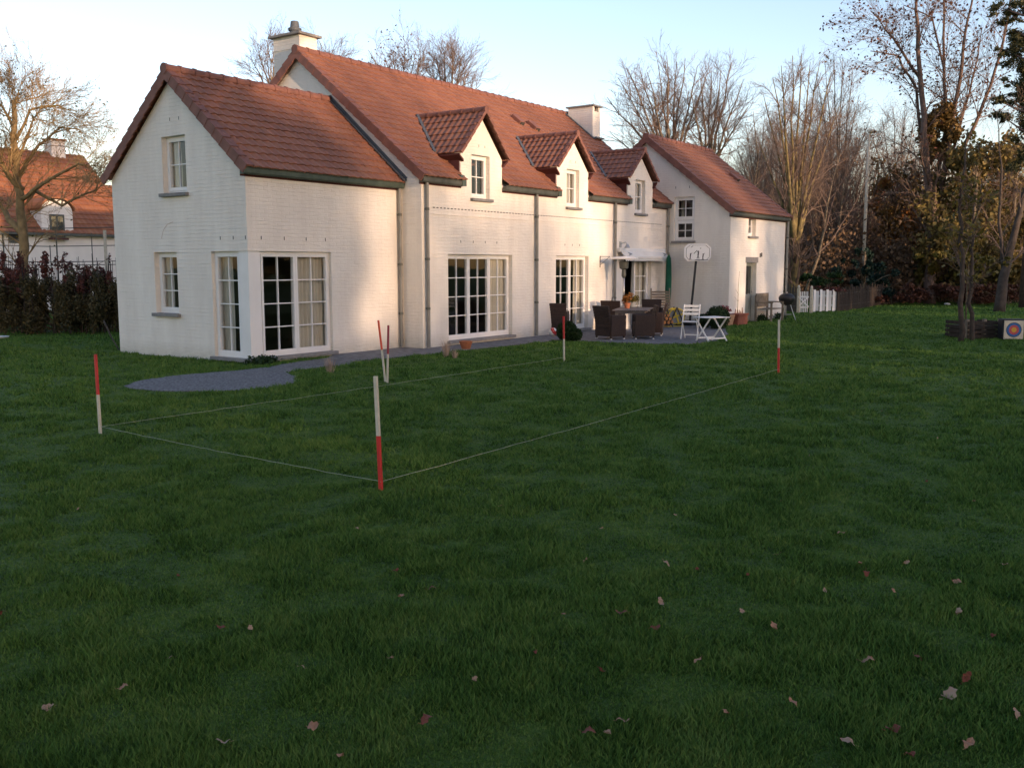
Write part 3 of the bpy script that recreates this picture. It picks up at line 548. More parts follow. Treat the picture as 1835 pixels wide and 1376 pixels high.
m = MB(); m.bar((p.x, YM-.01, p.z+.12), (p.x, YM-.01, p.z-.22), .03, .012, (0, 1, 0)); m.tube([(p.x, YM-.012, p.z+.1), (p.x, YM-.35, p.z+.1)], .009, 5); m.tube([(p.x, YM-.012, p.z-.15), (p.x, YM-.33, p.z+.09)], .007, 5); par(m.build('iron_arm', M['zinc'], None), hb)
# garden tap
p = FY(1065, 566, YM); t_ = empty('garden_tap', (p.x, YM, p.z), 'small wall tap low on the wall right of the second french window', 'tap')
m = MB(); m.tube([(p.x, YM-.003, p.z), (p.x, YM-.1, p.z), (p.x, YM-.13, p.z-.05)], .014, 6); par(m.build('spout', M['steel'], None), t_); par(MB().box(p.x-.04, p.x+.04, YM-.08, YM-.06, p.z+.02, p.z+.04).build('handle', M['black'], None), t_)

# ---------------- wicker chairs
def wicker_chair(loc, rz, label, group=None, proto=[]):
    if proto:
        o = copy_tree(proto[0]); o.location = loc; o.rotation_euler = (0, 0, rz); o['label'] = label
        if group: o['group'] = group
        elif 'group' in o.keys(): del o['group']
        return o
    o = empty('wicker_chair', loc, label, 'chair', group, rz)
    m = MB(); m.box(-.27, .27, -.25, .27, .28, .43); m.build('seat', M['wicker'], o, bevel=.02)
    m = MB(); n = 8
    for i in range(n):
        z0, z1_ = .30+i*.072, .30+(i+1)*.072; y = .23+.11*(i/n)**1.4; m.box(-.28-.004*i, .28+.004*i, y, y+.05+.012, z0, z1_+.002)
    m.build('backrest', M['wicker'], o, bevel=.01)
    for s in (-1, 1): m = MB(); m.box(s*.27, s*.325, -.26, .27, .08, .64); m.build('armrest', M['wicker'], o, bevel=.02)
    m = MB(); m.box(-.27, .27, .22, .28, .08, .30); m.box(-.27, .27, -.25, -.21, .08, .28); m.build('skirt', M['wicker'], o, bevel=.01)
    for x in (-.28, .28):
        for y in (-.22, .24):
            l = MB().box(x-.02, x+.02, y-.02, y+.02, .0, .10).build('leg', M['wicker'], o); MB().box(x-.023, x+.023, y-.023, y+.023, -.002, .022).build('foot_cap', M['white'], l)
    proto.append(o); return o
gch = 'dark wicker chairs around the terrace table'
Pz = .02
def gp(px, py, z=Pz): v = G(px, py, z); return Vector((v.x, v.y, z))
wicker_chair(gp(998, 598), R(115), 'lone dark wicker armchair against the wall beside the french window and ball')
# table: top centre
tc = gp(1134, 599)
tx = Vector((.93, .37, 0)).normalized(); ty = Vector((-tx.y, tx.x, 0)); trz = math.atan2(tx.y, tx.x)
tb = empty('dining_table', tc, 'long grey brown terrace table between the wicker chairs', 'table', rz=trz)
m = MB()
for k in range(9): m.box(-.90, .90, -.48+k*.107, -.48+k*.107+.1, .69, .72)
m.build('tabletop', M['table'], tb, bevel=.004)
m = MB(); m.box(-.85, .85, -.40, -.37, .62, .688); m.box(-.85, .85, .37, .40, .62, .688); m.box(-.85, -.82, -.37, .37, .62, .688); m.box(.82, .85, -.37, .37, .62, .688); m.build('apron', M['table'], tb)
for x in (-.82, .82):
    for y in (-.36, .36): MB().box(x-.04, x+.04, y-.04, y+.04, 0, .64).build('leg', M['teak'], tb)
def around(a, b, face, lab): q_ = tc+tx*a+ty*b; wicker_chair((q_.x, q_.y, Pz), trz+face, lab, gch)
def wchair(px, py, rz, lab): p = gp(px, py); wicker_chair((p.x, p.y, Pz), R(rz), lab, gch)
wchair(1094, 607, 72, 'wicker chair at the left end of the terrace table, nearest the camera')
wchair(1100, 590, 100, 'wicker chair standing behind the nearest left one')
wchair(1152, 606, 215, 'wicker chair at the right of the terrace table seen from its side')
wchair(1170, 600, 205, 'wicker chair on the right of the table with its back turned to the lawn')
wchair(1168, 588, -60, 'wicker chair at the far right head of the terrace table')
# grey plastic chair behind the table
pc = gp(1121, 592)+Vector((.2, 1.0, 0)); pcr = empty('plastic_chair', tuple(gp(1113, 587)), 'pale grey moulded plastic chair behind the terrace table', 'chair', rz=R(20))
m = MB(); m.box(-.24, .24, -.24, .22, .42, .45); m.build('seat', M['greyplastic'], pcr, bevel=.01)
pts = [(-.25, .45), (.25, .45), (.27, .75), (.22, .92), (.1, .97), (-.1, .97), (-.22, .92), (-.27, .75)]; m = MB(); m.prism(pts, .20, .23, 'y'); m.build('backrest', M['greyplastic'], pcr, bevel=.008)
m = MB(); m.prism([(-.14, .55), (.14, .55), (.13, .72), (-.13, .72)], .188, .198, 'y'); m.build('back_cushion', M['rubber'], pcr, bevel=.004)
for s in (-1, 1):
    MB().tube([(s*.26, -.2, .0), (s*.26, -.2, .66), (s*.26, .2, .68)], .022, 6).build('armrest', M['greyplastic'], pcr); MB().tube([(s*.24, .24, 0), (s*.25, .2, .45)], .022, 6).build('leg', M['greyplastic'], pcr)
# pots with plants on the table
def potted(name, loc, r, h, label, leafm, n, pr, ph, pm='terra', leaf=.05, cat='potted plant', group=None, sq=False):
    o = empty(name, loc, label, cat, group); m = MB()
    if sq: m.prism([(-r*.8, -r*.8), (r*.8, -r*.8), (r*.8, r*.8), (-r*.8, r*.8)], 0, .01, 'z'); m.v[4:8] = [(x*1.25, y*1.25, h*.85) for x, y in ((-r*.8, -r*.8), (r*.8, -r*.8), (r*.8, r*.8), (-r*.8, r*.8))]; m.box(-r*1.06, r*1.06, -r*1.06, r*1.06, h*.86, h)
    else: m.lathe([(r*.68, 0), (r*.9, h*.8), (r, h*.8), (r*1.02, h), (r*.9, h), (r*.85, h*.9)], 16)
    m.build('pot', M[pm], o, bevel=.006 if sq else 0)
    MB().lathe([(r*.86, h*.9), (r*.1, h*.93)], 12).build('soil', M['soil'], o)
    bl = [(random.uniform(-.5, .5)*pr, random.uniform(-.5, .5)*pr, h+ph*random.uniform(.2, .8), pr*.55, pr*.55, ph*.35) for _ in range(7)]
    leaves('foliage', blob_points(n, bl), leaf, M[leafm], o)
    m = MB()
    for _ in range(8): a = random.uniform(0, 6.3); m.tube([(0, 0, h*.9), (math.cos(a)*pr*.4, math.sin(a)*pr*.4, h+ph*.5), (math.cos(a)*pr*.7, math.sin(a)*pr*.7, h+ph*random.uniform(.6, 1))], [.006, .004, .002], 4)
    m.build('stems', M['twig'], o); return o
q_ = tc+tx*.25+ty*.2; potted('potted_plant', (q_.x, q_.y, .742), .10, .15, 'bushy russet plant in a clay pot on the terrace table', 'autumn', 260, .20, .26, leaf=.045)
q_ = tc+tx*.75+ty*.12; potted('potted_plant', (q_.x, q_.y, .742), .13, .16, 'yellow green plant in a grey bowl on the far end of the terrace table', 'olive', 260, .22, .16, pm='grey', leaf=.04)
# patio heater
hp = Vector((13.15, -1.75, Pz)); q0 = D(1118, 480, (hp-CAM).dot(fwd)); hp.x, hp.y = q0.x, q0.y
ht = empty('patio_heater', hp, 'tall steel patio heater with a wide flat hood behind the terrace table', 'patio heater')
MB().lathe([(.22, 0), (.23, .03), (.21, .60), (.19, .68), (.05, .70)], 20).build('base', M['steel'], ht); MB().tube([(0, 0, .68), (0, 0, 1.62)], .03, 10).build('pole', M['steel'], ht, smooth=True)
MB().lathe([(.035, 1.55), (.07, 1.62), (.06, 1.80), (.13, 1.84), (.15, 2.02), (.12, 2.05), (.03, 2.06)], 18).build('burner', M['zinc'], ht)
MB().lathe([(.03, 2.10), (.43, 2.11), (.44, 2.13), (.30, 2.18), (.02, 2.20)], 28).build('hood', M['white'], ht)
# ball
bl = gp(991, 602); o = empty('ball', (bl.x, bl.y, .135), 'red and white ball on the path in front of the lone wicker chair', 'ball'); prof = [(max(.001, .115*math.sin(math.pi*i/12)), -.115*math.cos(math.pi*i/12)) for i in range(13)]
MB().lathe(prof, 20).build('ball_skin', M['white'], o, smooth=True)
m = MB(); 
for k in range(5):
    for i in range(2, 10):
        for s_ in (0, 1):
            pass
pr2 = [(r_*1.01, z_*1.01) for r_, z_ in prof[6:10]]; m.lathe([(.1165, 0.0)]+pr2[1:], 20); bb = m.build('red_band', M['red'], o, smooth=True); bb.rotation_euler = (R(50), R(25), 0)
# boxwood balls
def boxball(px, py, r, label, flat=1.0, n=2600, group='clipped box balls by the terrace'):
    p = gp(px, py, 0); o = empty('box_ball', p, label, 'shrub', group); b = [(0, 0, r*flat*.95, r, r, r*flat)]; P = blob_points(n, b, .82); P = P[P[:, 2] > .02]
    leaves('foliage', P, .035, M['box'], o); MB().lathe([(max(.001, r*.86*math.sin(math.pi*i/8)), r*flat*.95-r*flat*.86*math.cos(math.pi*i/8)) for i in range(9)], 14).build('inner_foliage', M['box'], o, smooth=True)
    MB().tube([(0, 0, 0), (0, 0, r*.5)], .03, 6).build('stem', M['bark'], o); return o
boxball(1016, 611, .26, 'round clipped box ball in front of the lone wicker chair')
boxball(1031, 611, .17, 'small box bush tucked against the right of the front box ball', n=1200)
boxball(1285, 590, .36, 'round clipped box ball behind the white folding table')
boxball(1258, 588, .22, 'small low box bush left of the ball behind the white table', n=1200)
boxball(1300, 576, .0+.2, 'small box bush at the foot of the rectangular clay planter', n=1000)
# green parasol
p = gp(1199, 590); p = Vector((16.55, -1.05, Pz)); q0 = D(1198, 500, (p-CAM).dot(fwd)); p.x, p.y = q0.x, q0.y
o = empty('parasol', p, 'closed dark green parasol standing in the corner by the end wing', 'parasol')
MB().tube([(0, 0, 0), (0, 0, 2.35)], .02, 8).build('pole', M['teak'], o)
m = MB(); prof = []
n = 14; rows = [(.72, .07), (.8, .105), (1.0, .115), (1.5, .11), (1.9, .10), (2.15, .085), (2.28, .03)]
vs = []
for z, r_ in rows:
    for k in range(n*2): a = math.pi*k/n; rr = .8*r_*(1+.16*(k % 2)*1.0-.08); vs.append((rr*math.cos(a)+.01*math.sin(z*5), rr*math.sin(a), z+random.uniform(-.01, .01)))
k2 = n*2; m.add(vs, [(i*k2+j, i*k2+(j+1) % k2, (i+1)*k2+(j+1) % k2, (i+1)*k2+j) for i in range(len(rows)-1) for j in range(k2)]+[tuple(range(k2))]); m.build('folded_canopy', M['green'], o)
MB().lathe([(.24, 0), (.25, .06), (.06, .09), (.05, .2)], 18).build('base', M['rubber'], o)
# folded teak chair stack
p = Vector((15.6, -1.25, Pz)); q0 = D(1184, 540, (p-CAM).dot(fwd)); o = empty('teak_lounger', (q0.x, q0.y, Pz), 'weathered grey teak lounger folded up beside the terrace door', 'lounger', rz=R(-60))
m = MB()
for k in range(9): m.box(-.28, .28, .02+k*.03, .045+k*.03, .35+k*.085, .41+k*.085)
m.build('backrest', M['teak'], o)
for s in (-1, 1): MB().bar((s*.30, -.05, .1), (s*.30, .30, 1.18), .05, .04).build('side_rail', M['teak'], o); MB().box(s*.30-.02, s*.30+.02, -.4, .1, .30, .35).build('armrest', M['teak'], o); MB().box(s*.27-.02, s*.27+.02, -.38, -.33, 0, .3).build('leg', M['teak'], o)
m = MB()
for k in range(5): m.box(-.28, .28, -.4+k*.09, -.34+k*.09, .28, .30)
m.build('seat', M['teak'], o)
# log rack
p = gp(1187, 586); q0 = Vector((14.9, -1.9, Pz)); v = D(1188, 560, (q0-CAM).dot(fwd)); o = empty('log_rack', (v.x, v.y, Pz), 'small rack of orange cut firewood beside the hose reel', 'log rack', rz=R(-35))
m = MB(); m.bar((-.3, -.1, .0), (-.2, .1, .55), .03, .03); m.bar((.3, -.1, 0), (.2, .1, .55), .03, .03); m.bar((-.3, 0, .08), (.3, 0, .08), .03, .03); m.bar((-.25, 0, .5), (.25, 0, .5), .02, .02); m.build('frame', M['black'], o)
for i, (x, z, r_) in enumerate([(-.2, .15, .06), (-.06, .15, .065), (.09, .15, .06), (.21, .16, .05), (-.13, .26, .06), (.01, .27, .06), (.14, .26, .055), (-.06, .37, .05), (.07, .37, .055)]):
    l = MB().tube([(x, -.22, z), (x, .2, z)], r_, 9).build('log', M['bark'], o); MB().tube([(x, -.228, z), (x, -.221, z)], r_*.9, 9).build('cut_end', M['wood'], l)
# hose reel
v = D(1210, 566, (Vector((15.5, -2.0, 0))-CAM).dot(fwd)); o = empty('hose_reel', (v.x, v.y, Pz), 'grey and yellow garden hose reel against the end wing gable', 'hose reel', rz=R(-50))
MB().tube([(0, -.14, .32), (0, .14, .32)], .22, 20).build('hose_coil', M['grey'], o)
for y in (-.17, .15): m = MB(); m.tube([(.25*math.cos(R(a)), y, .32+.25*math.sin(R(a))) for a in range(0, 361, 15)], .022, 6); [m.bar((0, y, .32), (.25*math.cos(R(a)), y, .32+.25*math.sin(R(a))), .05, .015, (0, 1, 0)) for a in (20, 110, 200, 290)]; m.build('reel_side', M['yellow'], o)
m = MB(); 
for y in (-.2, .2): m.bar((-.25, y, .02), (0, y, .6), .03, .03); m.bar((.25, y, .02), (0, y, .6), .03, .03)
m.build('frame', M['black'], o)
m = MB(); m.tube([(-.9+.14*i, -.35+.06*math.sin(i*1.1), .015) for i in range(9)], .014, 6); m.build('loose_hose', M['yellow'], o)
# basketball hoop
hb_ = gp(1236, 582); pole0 = hb_+Vector((0, 0, .12)); dep = (hb_-CAM).dot(fwd)
top = D(1247.5, 466, dep); o = empty('basketball_hoop', hb_, 'portable basketball hoop with a white backboard on a tall black pole', 'basketball hoop')
L0 = top-hb_
MB().tube([(0, 0, .08), tuple(L0), tuple(L0+Vector((0.02, 0, .25)))], .038, 10).build('pole', M['black'], o)
bx, by = _r.copy(), None
yawb = math.atan2(-_r.x, _r.y) if False else 0
# board faces roughly the lawn (-Y, -X)
bw = MB(); pts = [(-.50, -.12), (-.38, -.24), (.38, -.24), (.50, -.12), (.50, .20), (.34, .32), (-.34, .32), (-.50, .20)]
bb = empty('backboard', tuple(L0+Vector((-.02, -.05, .20))), None, None, rz=R(-35)); bb.parent = o
bw.prism(pts, -.02, .02, 'y'); bd = bw.build('backboard', M['white'], None, bevel=.006); bd.parent = o; bd.location = bb.location; bd.rotation_euler = bb.rotation_euler; bpy.data.objects.remove(bb)
m = MB(); pi = [(x*.86, z*.84+.005) for x, z in pts]
for i in range(8): a, b = pi[i], pi[(i+1) % 8]; m.bar((a[0], -.024, a[1]), (b[0], -.024, b[1]), .006, .018, (0, 1, 0))
m.build('border_line', M['rubber'], bd)
m = MB()
def fig(cx_, cz_, s, arm):
    m.lathe([(.001, -.022*s), (.018*s, -.01*s), (.018*s, .01*s), (.001, .022*s)], 8, (cx_, -.024, cz_+.07*s), 1, .15)
    m.bar((cx_, -.0235, cz_+.05*s), (cx_-.01, -.0235, cz_-.03*s), .003, .035*s, (1, 0, 0)); m.bar((cx_, -.0235, cz_+.04*s), (cx_+arm*.05*s, -.0235, cz_+.10*s), .003, .012*s, (1, 0, 0))
    for k in (-1, 1): m.bar((cx_-.01, -.0235, cz_-.03*s), (cx_-.01+k*.03*s, -.0235, cz_-.11*s), .003, .016*s, (1, 0, 0))
fig(-.27, -.08, 1.1, 1); fig(.02, -.02, 1.3, -1); fig(.20, -.09, 1.1, 1); m.bar((-.15, -.0235, .0), (-.04, -.0235, .10), .003, .02, (1, 0, 0)); m.bar((-.26, -.0235, .20), (-.18, -.0235, .25), .003, .015, (1, 0, 0)); m.bar((.08, -.0235, .17), (.12, -.0235, .18), .003, .02, (1, 0, 0))
m.build('player_figures', M['rubber'], bd)
m = MB(); pr_ = [(.21*math.cos(R(a)), -.26+.21*math.sin(R(a)), -.20) for a in range(0, 361, 20)]; m.tube(pr_, .009, 6); rim = m.build('rim', M['rubber'], bd)
m = MB(); m.box(-.5, .5, -.32, .32, 0.0, .13); m.build('base', M['rubber'], o, bevel=.05); MB().tube([(-.45, .1, .12), tuple(L0*.28)], .018, 6).build('brace', M['black'], o)

# white folding chair
def folding_chair(p, rz):
    o = empty('folding_chair', p, 'white slatted wooden folding chair left of the matching table on the terrace', 'chair', 'white folding garden set', rz)
    for s in (-1, 1): MB().bar((s*.21, -.24, 0), (s*.21, .20, .90), .022, .04).build('leg', M['white'], o, bevel=.003); MB().bar((s*.185, .26, 0), (s*.185, -.20, .45), .022, .036).build('leg', M['white'], o, bevel=.003)
    m = MB()
    for k in range(5): m.box(-.2, .2, -.22+k*.085, -.16+k*.085, .445, .462)
    m.build('seat', M['white'], o, bevel=.003)
    for z in (.66, .76, .86): y = -.24+.44*z/.9; MB().box(-.21, .21, y-.012, y+.008, z-.035, z+.025).build('back_slat', M['white'], o, bevel=.003)
    MB().bar((-.2, .22, .09), (.2, .22, .09), .02, .03).build('stretcher', M['white'], o); return o
folding_chair(gp(1237, 607), R(-75+180+180))
p = gp(1274, 611); o = empty('folding_table', p, 'small white slatted wooden folding table right of the matching chair', 'table', 'white folding garden set', R(-25))
m = MB()
for k in range(7): m.box(-.36, .36, -.30+k*.087, -.30+k*.087+.075, .60, .618)
m.build('tabletop', M['white'], o, bevel=.003)
for s in (-1, 1): MB().bar((s*.30, -.26, 0), (s*.30, .26, .60), .022, .036).build('leg', M['white'], o); MB().bar((s*.27, .26, 0), (s*.27, -.26, .60), .022, .036).build('leg', M['white'], o)
for y in (-.20, .20): MB().bar((-.3, y, .08), (.3, y, .08), .02, .04).build('stretcher', M['white'], o)
# planters by the end wing
potted('potted_plant', Vector((17.02, FX(1299, 578, 17.02).y, 0)), .24, .34, 'pink flowered plant in a square pale terracotta pot by the end wing corner', 'flower', 160, .20, .26, pm='terra_pale', leaf=.06, sq=True)
c0 = Vector((FY(1323, 577, -3.12).x, -3.12, 0)); o = empty('planter', c0, 'long red brown clay planter with bare shoots left of the back door', 'planter'); m = MB(); m.box(-.42, .42, -.16, .16, 0, .30); m.box(-.45, .45, -.19, .19, .30, .36); m.build('trough', M['brickred'], o, bevel=.01)
m = MB(); [m.tube([(x, 0, .35), (x+random.uniform(-.05, .05), 0, .35+random.uniform(.08, .2))], [.02, .01], 5) for x in (-.3, -.12, .05, .2, .33)]; m.build('shoots', M['terra'], o)
s0 = Vector((FY(1321, 577, -2.98).x, -2.98, 0)); o = empty('sapling', s0, 'thin bare sapling tied to a cane in front of the end wing wall', 'sapling'); m = MB(); m.tube([(0, 0, 0), (.02, 0, .6), (.03, .01, 1.2), (.08, 0, 1.75)], [.012, .010, .007, .003], 5)
for z, dx in ((.75, -.25), (.85, .18), (.65, .2), (1.0, -.15)): m.tube([(.02, 0, z), (dx*.6, .03, z+.12), (dx, .03, z+.16)], [.005, .004, .002], 4)
m.build('trunk', M['bark_olive'], o)
# bench
bp_ = Vector((FY(1380, 568, -3.3).x, -3.5, 0)); o = empty('garden_bench', bp_+Vector((0, .25, 0)), 'weathered wooden bench with a slatted back against the end wing wall', 'bench', rz=R(0))
m = MB()
for k in range(6): m.box(-.55, .55, -.30+k*.09, -.23+k*.09, .42, .445)
m.build('seat', M['teak'], o)
m = MB(); m.box(-.58, .58, .24, .28, .88, .97); m.box(-.58, .58, .24, .28, .5, .55)
for k in range(17): m.box(-.53+k*.065, -.53+k*.065+.045, .25, .27, .55, .88)
m.build('backrest', M['teak'], o)
for s in (-1, 1):
    MB().box(s*.56-.03, s*.56+.03, .24, .30, 0, .90).build('leg', M['teak'], o); MB().box(s*.56-.03, s*.56+.03, -.32, -.26, 0, .64).build('leg', M['teak'], o); MB().box(s*.56-.035, s*.56+.035, -.34, .26, .64, .68).build('armrest', M['teak'], o)
# barbecue
bq = Vector((FY(1409, 566, -3.6).x, -3.6, 0)); o = empty('barbecue', bq, 'black kettle barbecue on three pale legs beside the bench', 'barbecue')
MB().lathe([(.05, .52), (.20, .58), (.27, .70), (.285, .76), (.285, .775)], 22).build('bowl', M['black'], o, smooth=True); MB().lathe([(.29, .78), (.29, .79), (.25, .88), (.12, .95), (.02, .96)], 22).build('lid', M['black'], o, smooth=True)
MB().tube([(-.05, 0, .95), (-.05, 0, 1.0), (.05, 0, 1.0), (.05, 0, .95)], .012, 6).build('lid_handle', M['steel'], o)
for a in (40, 160, 280): MB().tube([(.12*math.cos(R(a)), .12*math.sin(R(a)), .58), (.33*math.cos(R(a)), .33*math.sin(R(a)), .0)], .014, 6).build('leg', M['greyplastic'], o)
MB().lathe([(.19, .2), (.2, .21), (.02, .215)], 16).build('ash_tray', M['steel'], o)
# low green plants at the wall foot by the bench
def lowplant(px, py, r, h, label, mt='box', n=500, leaf=.04, name='ground_plant', group=None):
    p = gp(px, py, 0); p = p if px < 1000 else Vector((FY(px, py, -3.05).x, -3.05, 0)); o = empty(name, p, label, 'plant', group); b = [(random.uniform(-.4, .4)*r, random.uniform(-.3, .3)*r, h*.4, r*.6, r*.4, h*.6) for _ in range(5)]; P = blob_points(n, b); P = P[P[:, 2] > 0.01]; leaves('foliage', P, leaf, M[mt], o); return o
lowplant(1367, 573, .45, .22, 'low dark green plants at the wall foot left of the bench'); lowplant(1398, 573, .5, .22, 'low dark green plants under the barbecue')
lowplant(470, 652, .45, .14, 'low dark green tuft under the corner window sill', 'box', 700, .05)
def drygrass(px, py, r, h, label):
    p = gp(px, py, 0); o = empty('ornamental_grass', p, label, 'grass tuft', 'dry ornamental grass tufts along the path'); m = MB()
    for _ in range(90):
        a = random.uniform(0, 6.28); k = random.uniform(.1, 1)*r; hh = h*random.uniform(.5, 1); w_ = .0025
        c, s = math.cos(a), math.sin(a); pa = Vector((c*k*.3, s*k*.3, 0)); pb = Vector((c*k*.6, s*k*.6, hh*.7)); pc_ = Vector((c*k, s*k, hh)); t = Vector((-s, c, 0))*w_
        m.add([pa-t, pa+t, pb+t, pb-t, pc_], [(0, 1, 2, 3), (3, 2, 4)])
    m.build('blades', M['dry'], o, recalc=False)
drygrass(592, 668, .22, .34, 'dry tan grass tuft at the path end right of the corner window'); drygrass(800, 640, .25, .42, 'dry pale grass tuft at the foot of the three leaved french window'); drygrass(815, 642, .16, .22, 'low rust brown tuft right beside the pale one')
# terracotta bowl lying by the sill
p = gp(835, 625); o = MB().lathe([(.10, 0), (.145, .14), (.155, .14), (.16, .18), (.14, .18), (.13, .1)], 16, (0, 0, 0)).build('flower_pot', M['terra'], None, loc=p); tag(o, 'empty terracotta pot under the three leaved french window', 'flower pot')
p = gp(856, 613); o = MB().lathe([(.05, 0), (.06, .05), (.03, .09)], 8).build('stone', M['slot'], None, loc=p); tag(o, 'small dark stone beside the terracotta pot', 'stone')

# ================================================================== surveying stakes and string
def stake(b, t, topm, botm, label, z_ext=0, w_=.036, split=.5):
    """b ground pixel, t top pixel"""
    p = gp(*b, 0); dep = (p-CAM).dot(fwd); q_ = D(t[0], t[1], dep); v = q_-p
    o = empty('stake', p, label, 'stake', 'red and white marker stakes on the lawn'); mid = v*split
    MB().bar((0, 0, -.05), tuple(mid), w_, w_*.7).build('lower_half', M[botm], o, bevel=.003); MB().bar(tuple(mid), tuple(v), w_, w_*.7).build('upper_half', M[topm], o, bevel=.003); return p, v
sA, _v = stake((683, 880), (673, 674), 'cream', 'red', 'nearest stake, white above and red below, where the two strings meet', split=.48)
sB, _v = stake((180, 777), (171, 635), 'red', 'cream', 'leftmost stake, red above and white below', split=.49)
sC, _v = stake((1395, 670), (1396, 573), 'cream', 'red', 'rightmost stake, white above and red below', split=.48)
sD, _v = stake((1011, 648), (1010, 567), 'red', 'cream', 'lone stake in front of the box ball, red above and white below', split=.5)
stake((691, 684), (678, 574), 'orange', 'cream', 'leaning bright orange topped stake crossing another', split=.52, w_=.032)
stake((694, 686), (696, 583), 'darkred', 'cream', 'dark red topped stake crossed by the orange one', split=.50, w_=.032)
def string_line(a, b, label, sag=.015):
    m = MB(); n = 40; m.tube([tuple(a.lerp(b, i/n)+Vector((random.uniform(-.006, .006), random.uniform(-.006, .006), .085-sag*math.sin(math.pi*i/n)+random.uniform(-.004, .004)))) for i in range(n+1)], .0024, 5)
    tag(m.build('string', M['string']), label, 'string', 'strings marking out a rectangle on the lawn')
string_line(sA, sB, 'pale string from the nearest stake to the leftmost stake'); string_line(sA, sC, 'pale string from the nearest stake to the rightmost stake'); string_line(sB, sD, 'pale string from the leftmost stake to the stake by the box ball')

# ================================================================== small things on the left
p = gp(5, 636, 0); dep = (p-CAM).dot(fwd); v = D(-3, 640, dep); o = empty('bird_bath', (v.x, v.y, 0), 'pale blue white bird bath cut by the left edge', 'bird bath'); zt = D(0, 605, dep).z
MB().tube([(0, 0, 0), (0, 0, zt)], .035, 10).build('pedestal', M['grey'], o); MB().lathe([(.04, zt-.03), (.22, zt), (.25, zt+.03), (.23, zt+.03), (.05, zt+.01)], 20).build('basin', M['greyplastic'], o)
a = FX(186, 575, .3); b_ = gp(215, 632, 0)
pa = D(186, 575, (gp(213, 633, 0)-CAM).dot(fwd)+1.2); pb = D(214, 632, (gp(213, 633, 0)-CAM).dot(fwd)+.6); pb.z = max(pb.z, .01)
o = MB().tube([pa, pa.lerp(pb, .5)+Vector((0, 0, -.05)), pb], [.022, .018, .014], 7).build('garden_pole', M['bark_dark']); tag(o, 'dark pole leaning against the left back corner of the house', 'pole')

# ================================================================== trees
def grow_tree(seed, H, r0, levels=4, spread=.55, trunk_frac=.35, nst=1, up=.12, dens=1.0, curve=.12, stem_lean=.25, kids=(9, 7, 6, 5), ratio=.52, thin=.0045, gnarl=0.0, first=.25):
    """returns (trunk MB, twig MB, tips)"""
    rs = random.Random(seed); T = MB(); W_ = MB(); tips = []
    def rnd(): return Vector((rs.gauss(0, 1), rs.gauss(0, 1), rs.gauss(0, 1)))
    def branch(p, d, L, r, lv):
        n = 6 if lv == 0 else (5 if lv == 1 else 4 if lv == 2 else 3); pts = [p]; dirs = [d]; q_ = p
        for i in range(n):
            d = (d+rnd()*(curve*(1+gnarl*lv))+Vector((0, 0, up*(1 if lv else .3)))).normalized(); q_ = q_+d*(L/n); pts.append(q_); dirs.append(d)
        rad = [max(thin*.6, r*(1-.82*(i/n)**.9)) for i in range(n+1)]
        (T if lv == 0 else W_).tube(pts, rad, 8 if lv == 0 else (5 if lv == 1 else 3), cap=lv == 0)
        if lv >= levels: tips.append(pts[-1]); tips.append(pts[-2]); return
        nk = max(2, int(kids[min(lv, len(kids)-1)]*dens*(0.8+.4*rs.random())))
        f0 = first if lv == 0 else .18
        for k in range(nk):
            f = f0+(1-f0)*(k+rs.random()*.8)/nk; f = min(f, .98); i = min(n-1, int(f*n)); fr_ = f*n-i; bp = pts[i].lerp(pts[i+1], fr_); dd = dirs[i+1]
            s = dd.orthogonal().normalized(); s = Matrix.Rotation(rs.uniform(0, 6.283), 3, dd) @ s; an = spread*rs.uniform(.7, 1.25)
            nd = (dd*math.cos(an)+s*math.sin(an)).normalized(); ln = L*ratio*(1.15-.55*f)*rs.uniform(.75, 1.2); rr = (r*(1-.8*f))*.62
            branch(bp, nd, ln, max(thin, rr), lv+1)
    for s in range(nst):
        a = s*6.283/nst+rs.uniform(-.4, .4); ln = stem_lean*rs.uniform(.6, 1.2) if nst > 1 else stem_lean*.2
        branch(Vector((math.cos(a)*r0*.5*(nst > 1), math.sin(a)*r0*.5*(nst > 1), -.1)), Vector((math.cos(a)*math.sin(ln), math.sin(a)*math.sin(ln), math.cos(ln))), H*rs.uniform(.85, 1), r0*(1 if nst == 1 else .75), 0)
    return T, W_, tips
def make_tree(name, loc, label, group, args, bark='bark', twig='twig', leafm=None, nleaf=0, leaf=.08, cat='tree', rz=0, butt=None):
    T, W_, tips = grow_tree(**args); o = empty(name, loc, label, cat, group, rz)
    T.build('trunk', M[bark], o, smooth=True, recalc=False); W_.build('crown', M[twig], o, smooth=False, recalc=False)
    if leafm and nleaf:
        tp = np.array([tuple(t) for t in tips]); k = rng.integers(0, len(tp), nleaf); leaves('leaves', tp[k]+rng.normal(0, .12, (nleaf, 3)), leaf, M[leafm], o)
    return o
def at(px, py, depth):      # foot of a tree at image column px, depth metres ahead
    v = D(px, py, depth); return Vector((v.x, v.y, 0))
def hgt(py, depth, px=900): return D(px, py, depth).z
